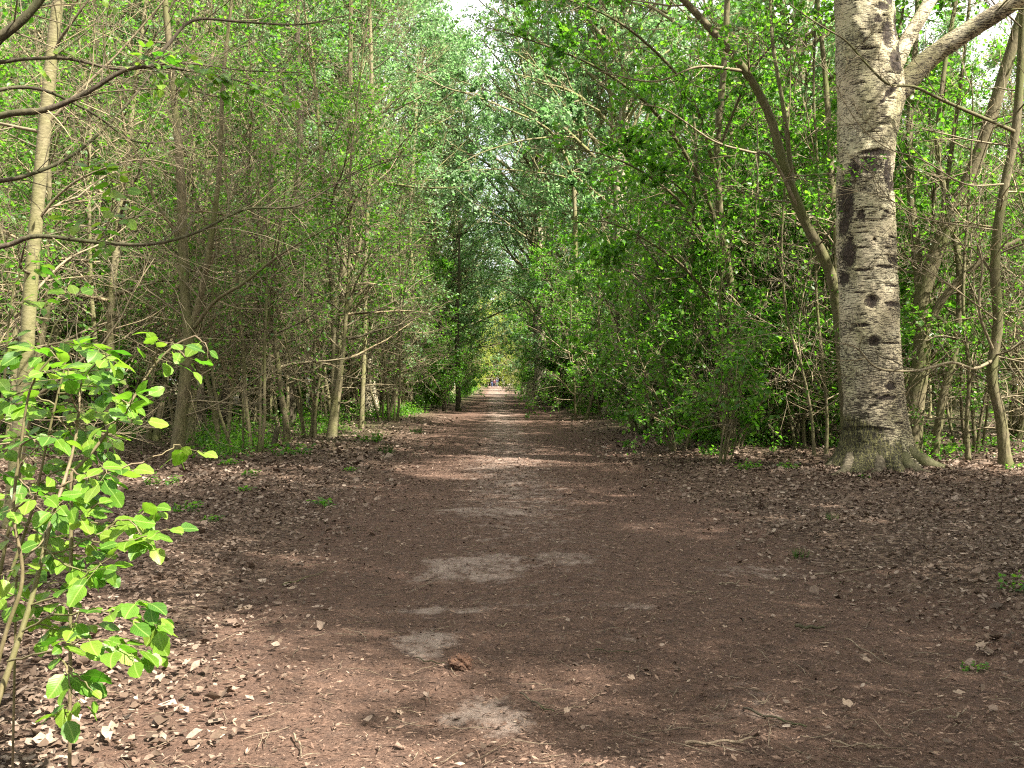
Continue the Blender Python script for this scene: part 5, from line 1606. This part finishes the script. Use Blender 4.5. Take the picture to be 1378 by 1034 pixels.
def skin_mesh(name, verts, edges, radii, mat, parent, rootv=0):
    me = bpy.data.meshes.new(name)
    me.from_pydata([tuple(v) for v in verts], edges, [])
    me.materials.append(mat)
    o = link(name, me, parent)
    md = o.modifiers.new('skin', 'SKIN')
    md.use_smooth_shade = True
    sv = me.skin_vertices[0].data
    for i, r in enumerate(radii):
        sv[i].radius = (r, r) if np.ndim(r) == 0 else r
        sv[i].use_root = (i == rootv)
    s = o.modifiers.new('subsurf', 'SUBSURF')
    s.levels = s.render_levels = 1
    return o

def person(label, x, y, rot, H, top, legs, hair, stride=0.12, arm=0.12):
    k = H / 1.75
    root = thing('person', label, 'person', (x, y, gz(x, y)), rot, 'people walking far down the path')
    hip, ch, nk, hd = (0, 0, .95), (0, 0, 1.28), (0, 0, 1.48), (0, .01, 1.64)
    B = [hip, (0, 0, 1.12), ch, (0, 0, 1.42), nk, (0, .005, 1.58), hd, (0, 0, 1.72),
         (-.10, 0, .90), (-.10, stride * .5, .50), (-.10, stride, .09), (-.10, stride + .14, .04),
         (.10, 0, .90), (.10, -stride * .4, .50), (.10, -stride, .11), (.10, -stride + .13, .04),
         (-.18, 0, 1.41), (-.24, -arm * .4, 1.14), (-.25, arm * .3, .90), (-.25, arm * .5, .80),
         (.18, 0, 1.41), (.24, arm * .4, 1.14), (.25, arm, .90), (.25, arm * 1.3, .80)]
    E = [(0, 1), (1, 2), (2, 3), (3, 4), (4, 5), (5, 6), (6, 7), (0, 8), (8, 9), (9, 10), (10, 11), (0, 12), (12, 13), (13, 14), (14, 15), (3, 16), (16, 17), (17, 18), (18, 19), (3, 20), (20, 21), (21, 22), (22, 23)]
    r = [.13, .12, .13, .10, .055, .085, .10, .07, .085, .06, .042, .035, .085, .06, .042, .035, .055, .042, .033, .038, .055, .042, .033, .038]
    sc_ = lambda L: [tuple(c * k for c in v) for v in L]
    skin_mesh('body', sc_(B), E, [a * k for a in r], PM['skin'], root)
    idx = [0, 1, 2, 3, 16, 17, 18, 20, 21, 22]
    mp = {a: i for i, a in enumerate(idx)}
    skin_mesh('jacket', sc_([B[i] for i in idx]), [(mp[a], mp[b]) for a, b in E if a in mp and b in mp], [k * (r[i] + .03) for i in idx], PM[top], root)
    idx = [0, 8, 9, 10, 12, 13, 14]
    mp = {a: i for i, a in enumerate(idx)}
    skin_mesh('trousers', sc_([B[i] for i in idx]), [(mp[a], mp[b]) for a, b in E if a in mp and b in mp], [k * (r[i] + .022) for i in idx], PM[legs], root)
    skin_mesh('hair', sc_([(0, -.02, 1.62), (0, -.015, 1.70), (0, 0, 1.76)]), [(0, 1), (1, 2)], [.10 * k, .115 * k, .07 * k], PM[hair], root)
    for a, b in ((10, 11), (14, 15)):
        skin_mesh('shoe', sc_([B[a], B[b]]), [(0, 1)], [.05 * k, .045 * k], PM['shoe'], root)
    return root
def pers_x(px, d):
    return gpx(px, d)[0]
person('leftmost walker in a dark top and blue jeans far down the path', pers_x(662, 192), 192, 0.1, 1.76, 'black', 'jeans', 'hair')
person('middle walker in all black clothes far down the path', pers_x(665.4, 186), 186, -0.1, 1.68, 'maroon', 'black', 'fair', -0.1)
b_ = person('rightmost walker in a navy top and grey trousers far down the path', pers_x(668.4, 190), 190, 0.0, 1.80, 'navy', 'grey', 'hair')
person('smaller walker half hidden behind the middle one', pers_x(666.8, 197), 197, 0.2, 1.6, 'navy', 'black', 'hair', 0.08)
g_ = gpx(670.3, 190)
bag = thing('shoulder_bag', 'black bag carried low by the rightmost walker', 'bag', (g_[0], 190, g_[2] + 0.75))
skin_mesh('pouch', [(0, 0, -.17), (0, 0, .0), (0, 0, .15)], [(0, 1), (1, 2)], [(.17, .1), (.2, .12), (.14, .08)], PM['black'], bag)
skin_mesh('strap', [(-.10, 0, .12), (-.16, 0, .4), (-.24, 0, .65)], [(0, 1), (1, 2)], [.02, .02, .02], PM['black'], bag)

def box(V, Q, c, s):
    k = sum(len(v) for v in V)
    x, y, z = s
    V.append(np.array([[c[0] + a * x / 2, c[1] + b * y / 2, c[2] + e * z / 2] for a in (-1, 1) for b in (-1, 1) for e in (-1, 1)]))
    Q.append(np.array([[0, 1, 3, 2], [4, 6, 7, 5], [0, 4, 5, 1], [2, 3, 7, 6], [0, 2, 6, 4], [1, 5, 7, 3]]) + k)
def box_mesh(name, boxes, mat):
    V, Q = [], []
    for c, s in boxes:
        box(V, Q, c, s)
    return mesh_np(name, np.concatenate(V), [np.concatenate(Q)], mat)
g_ = gpx(656.5, 178)
bar = thing('wooden_barrier', 'low dark wooden barrier at the left side of the path before the walkers', 'barrier', tuple(g_))
link('post', box_mesh('post', [((0, 0, .5), (.12, .12, 1.2))], M['dead_wood']), bar)
link('post', box_mesh('post', [((-1.3, 0, .5), (.12, .12, 1.2))], M['dead_wood']), bar)
link('rail', box_mesh('rail', [((-.62, -.09, 1.02), (1.7, .05, .14))], M['bark_dark']), bar)
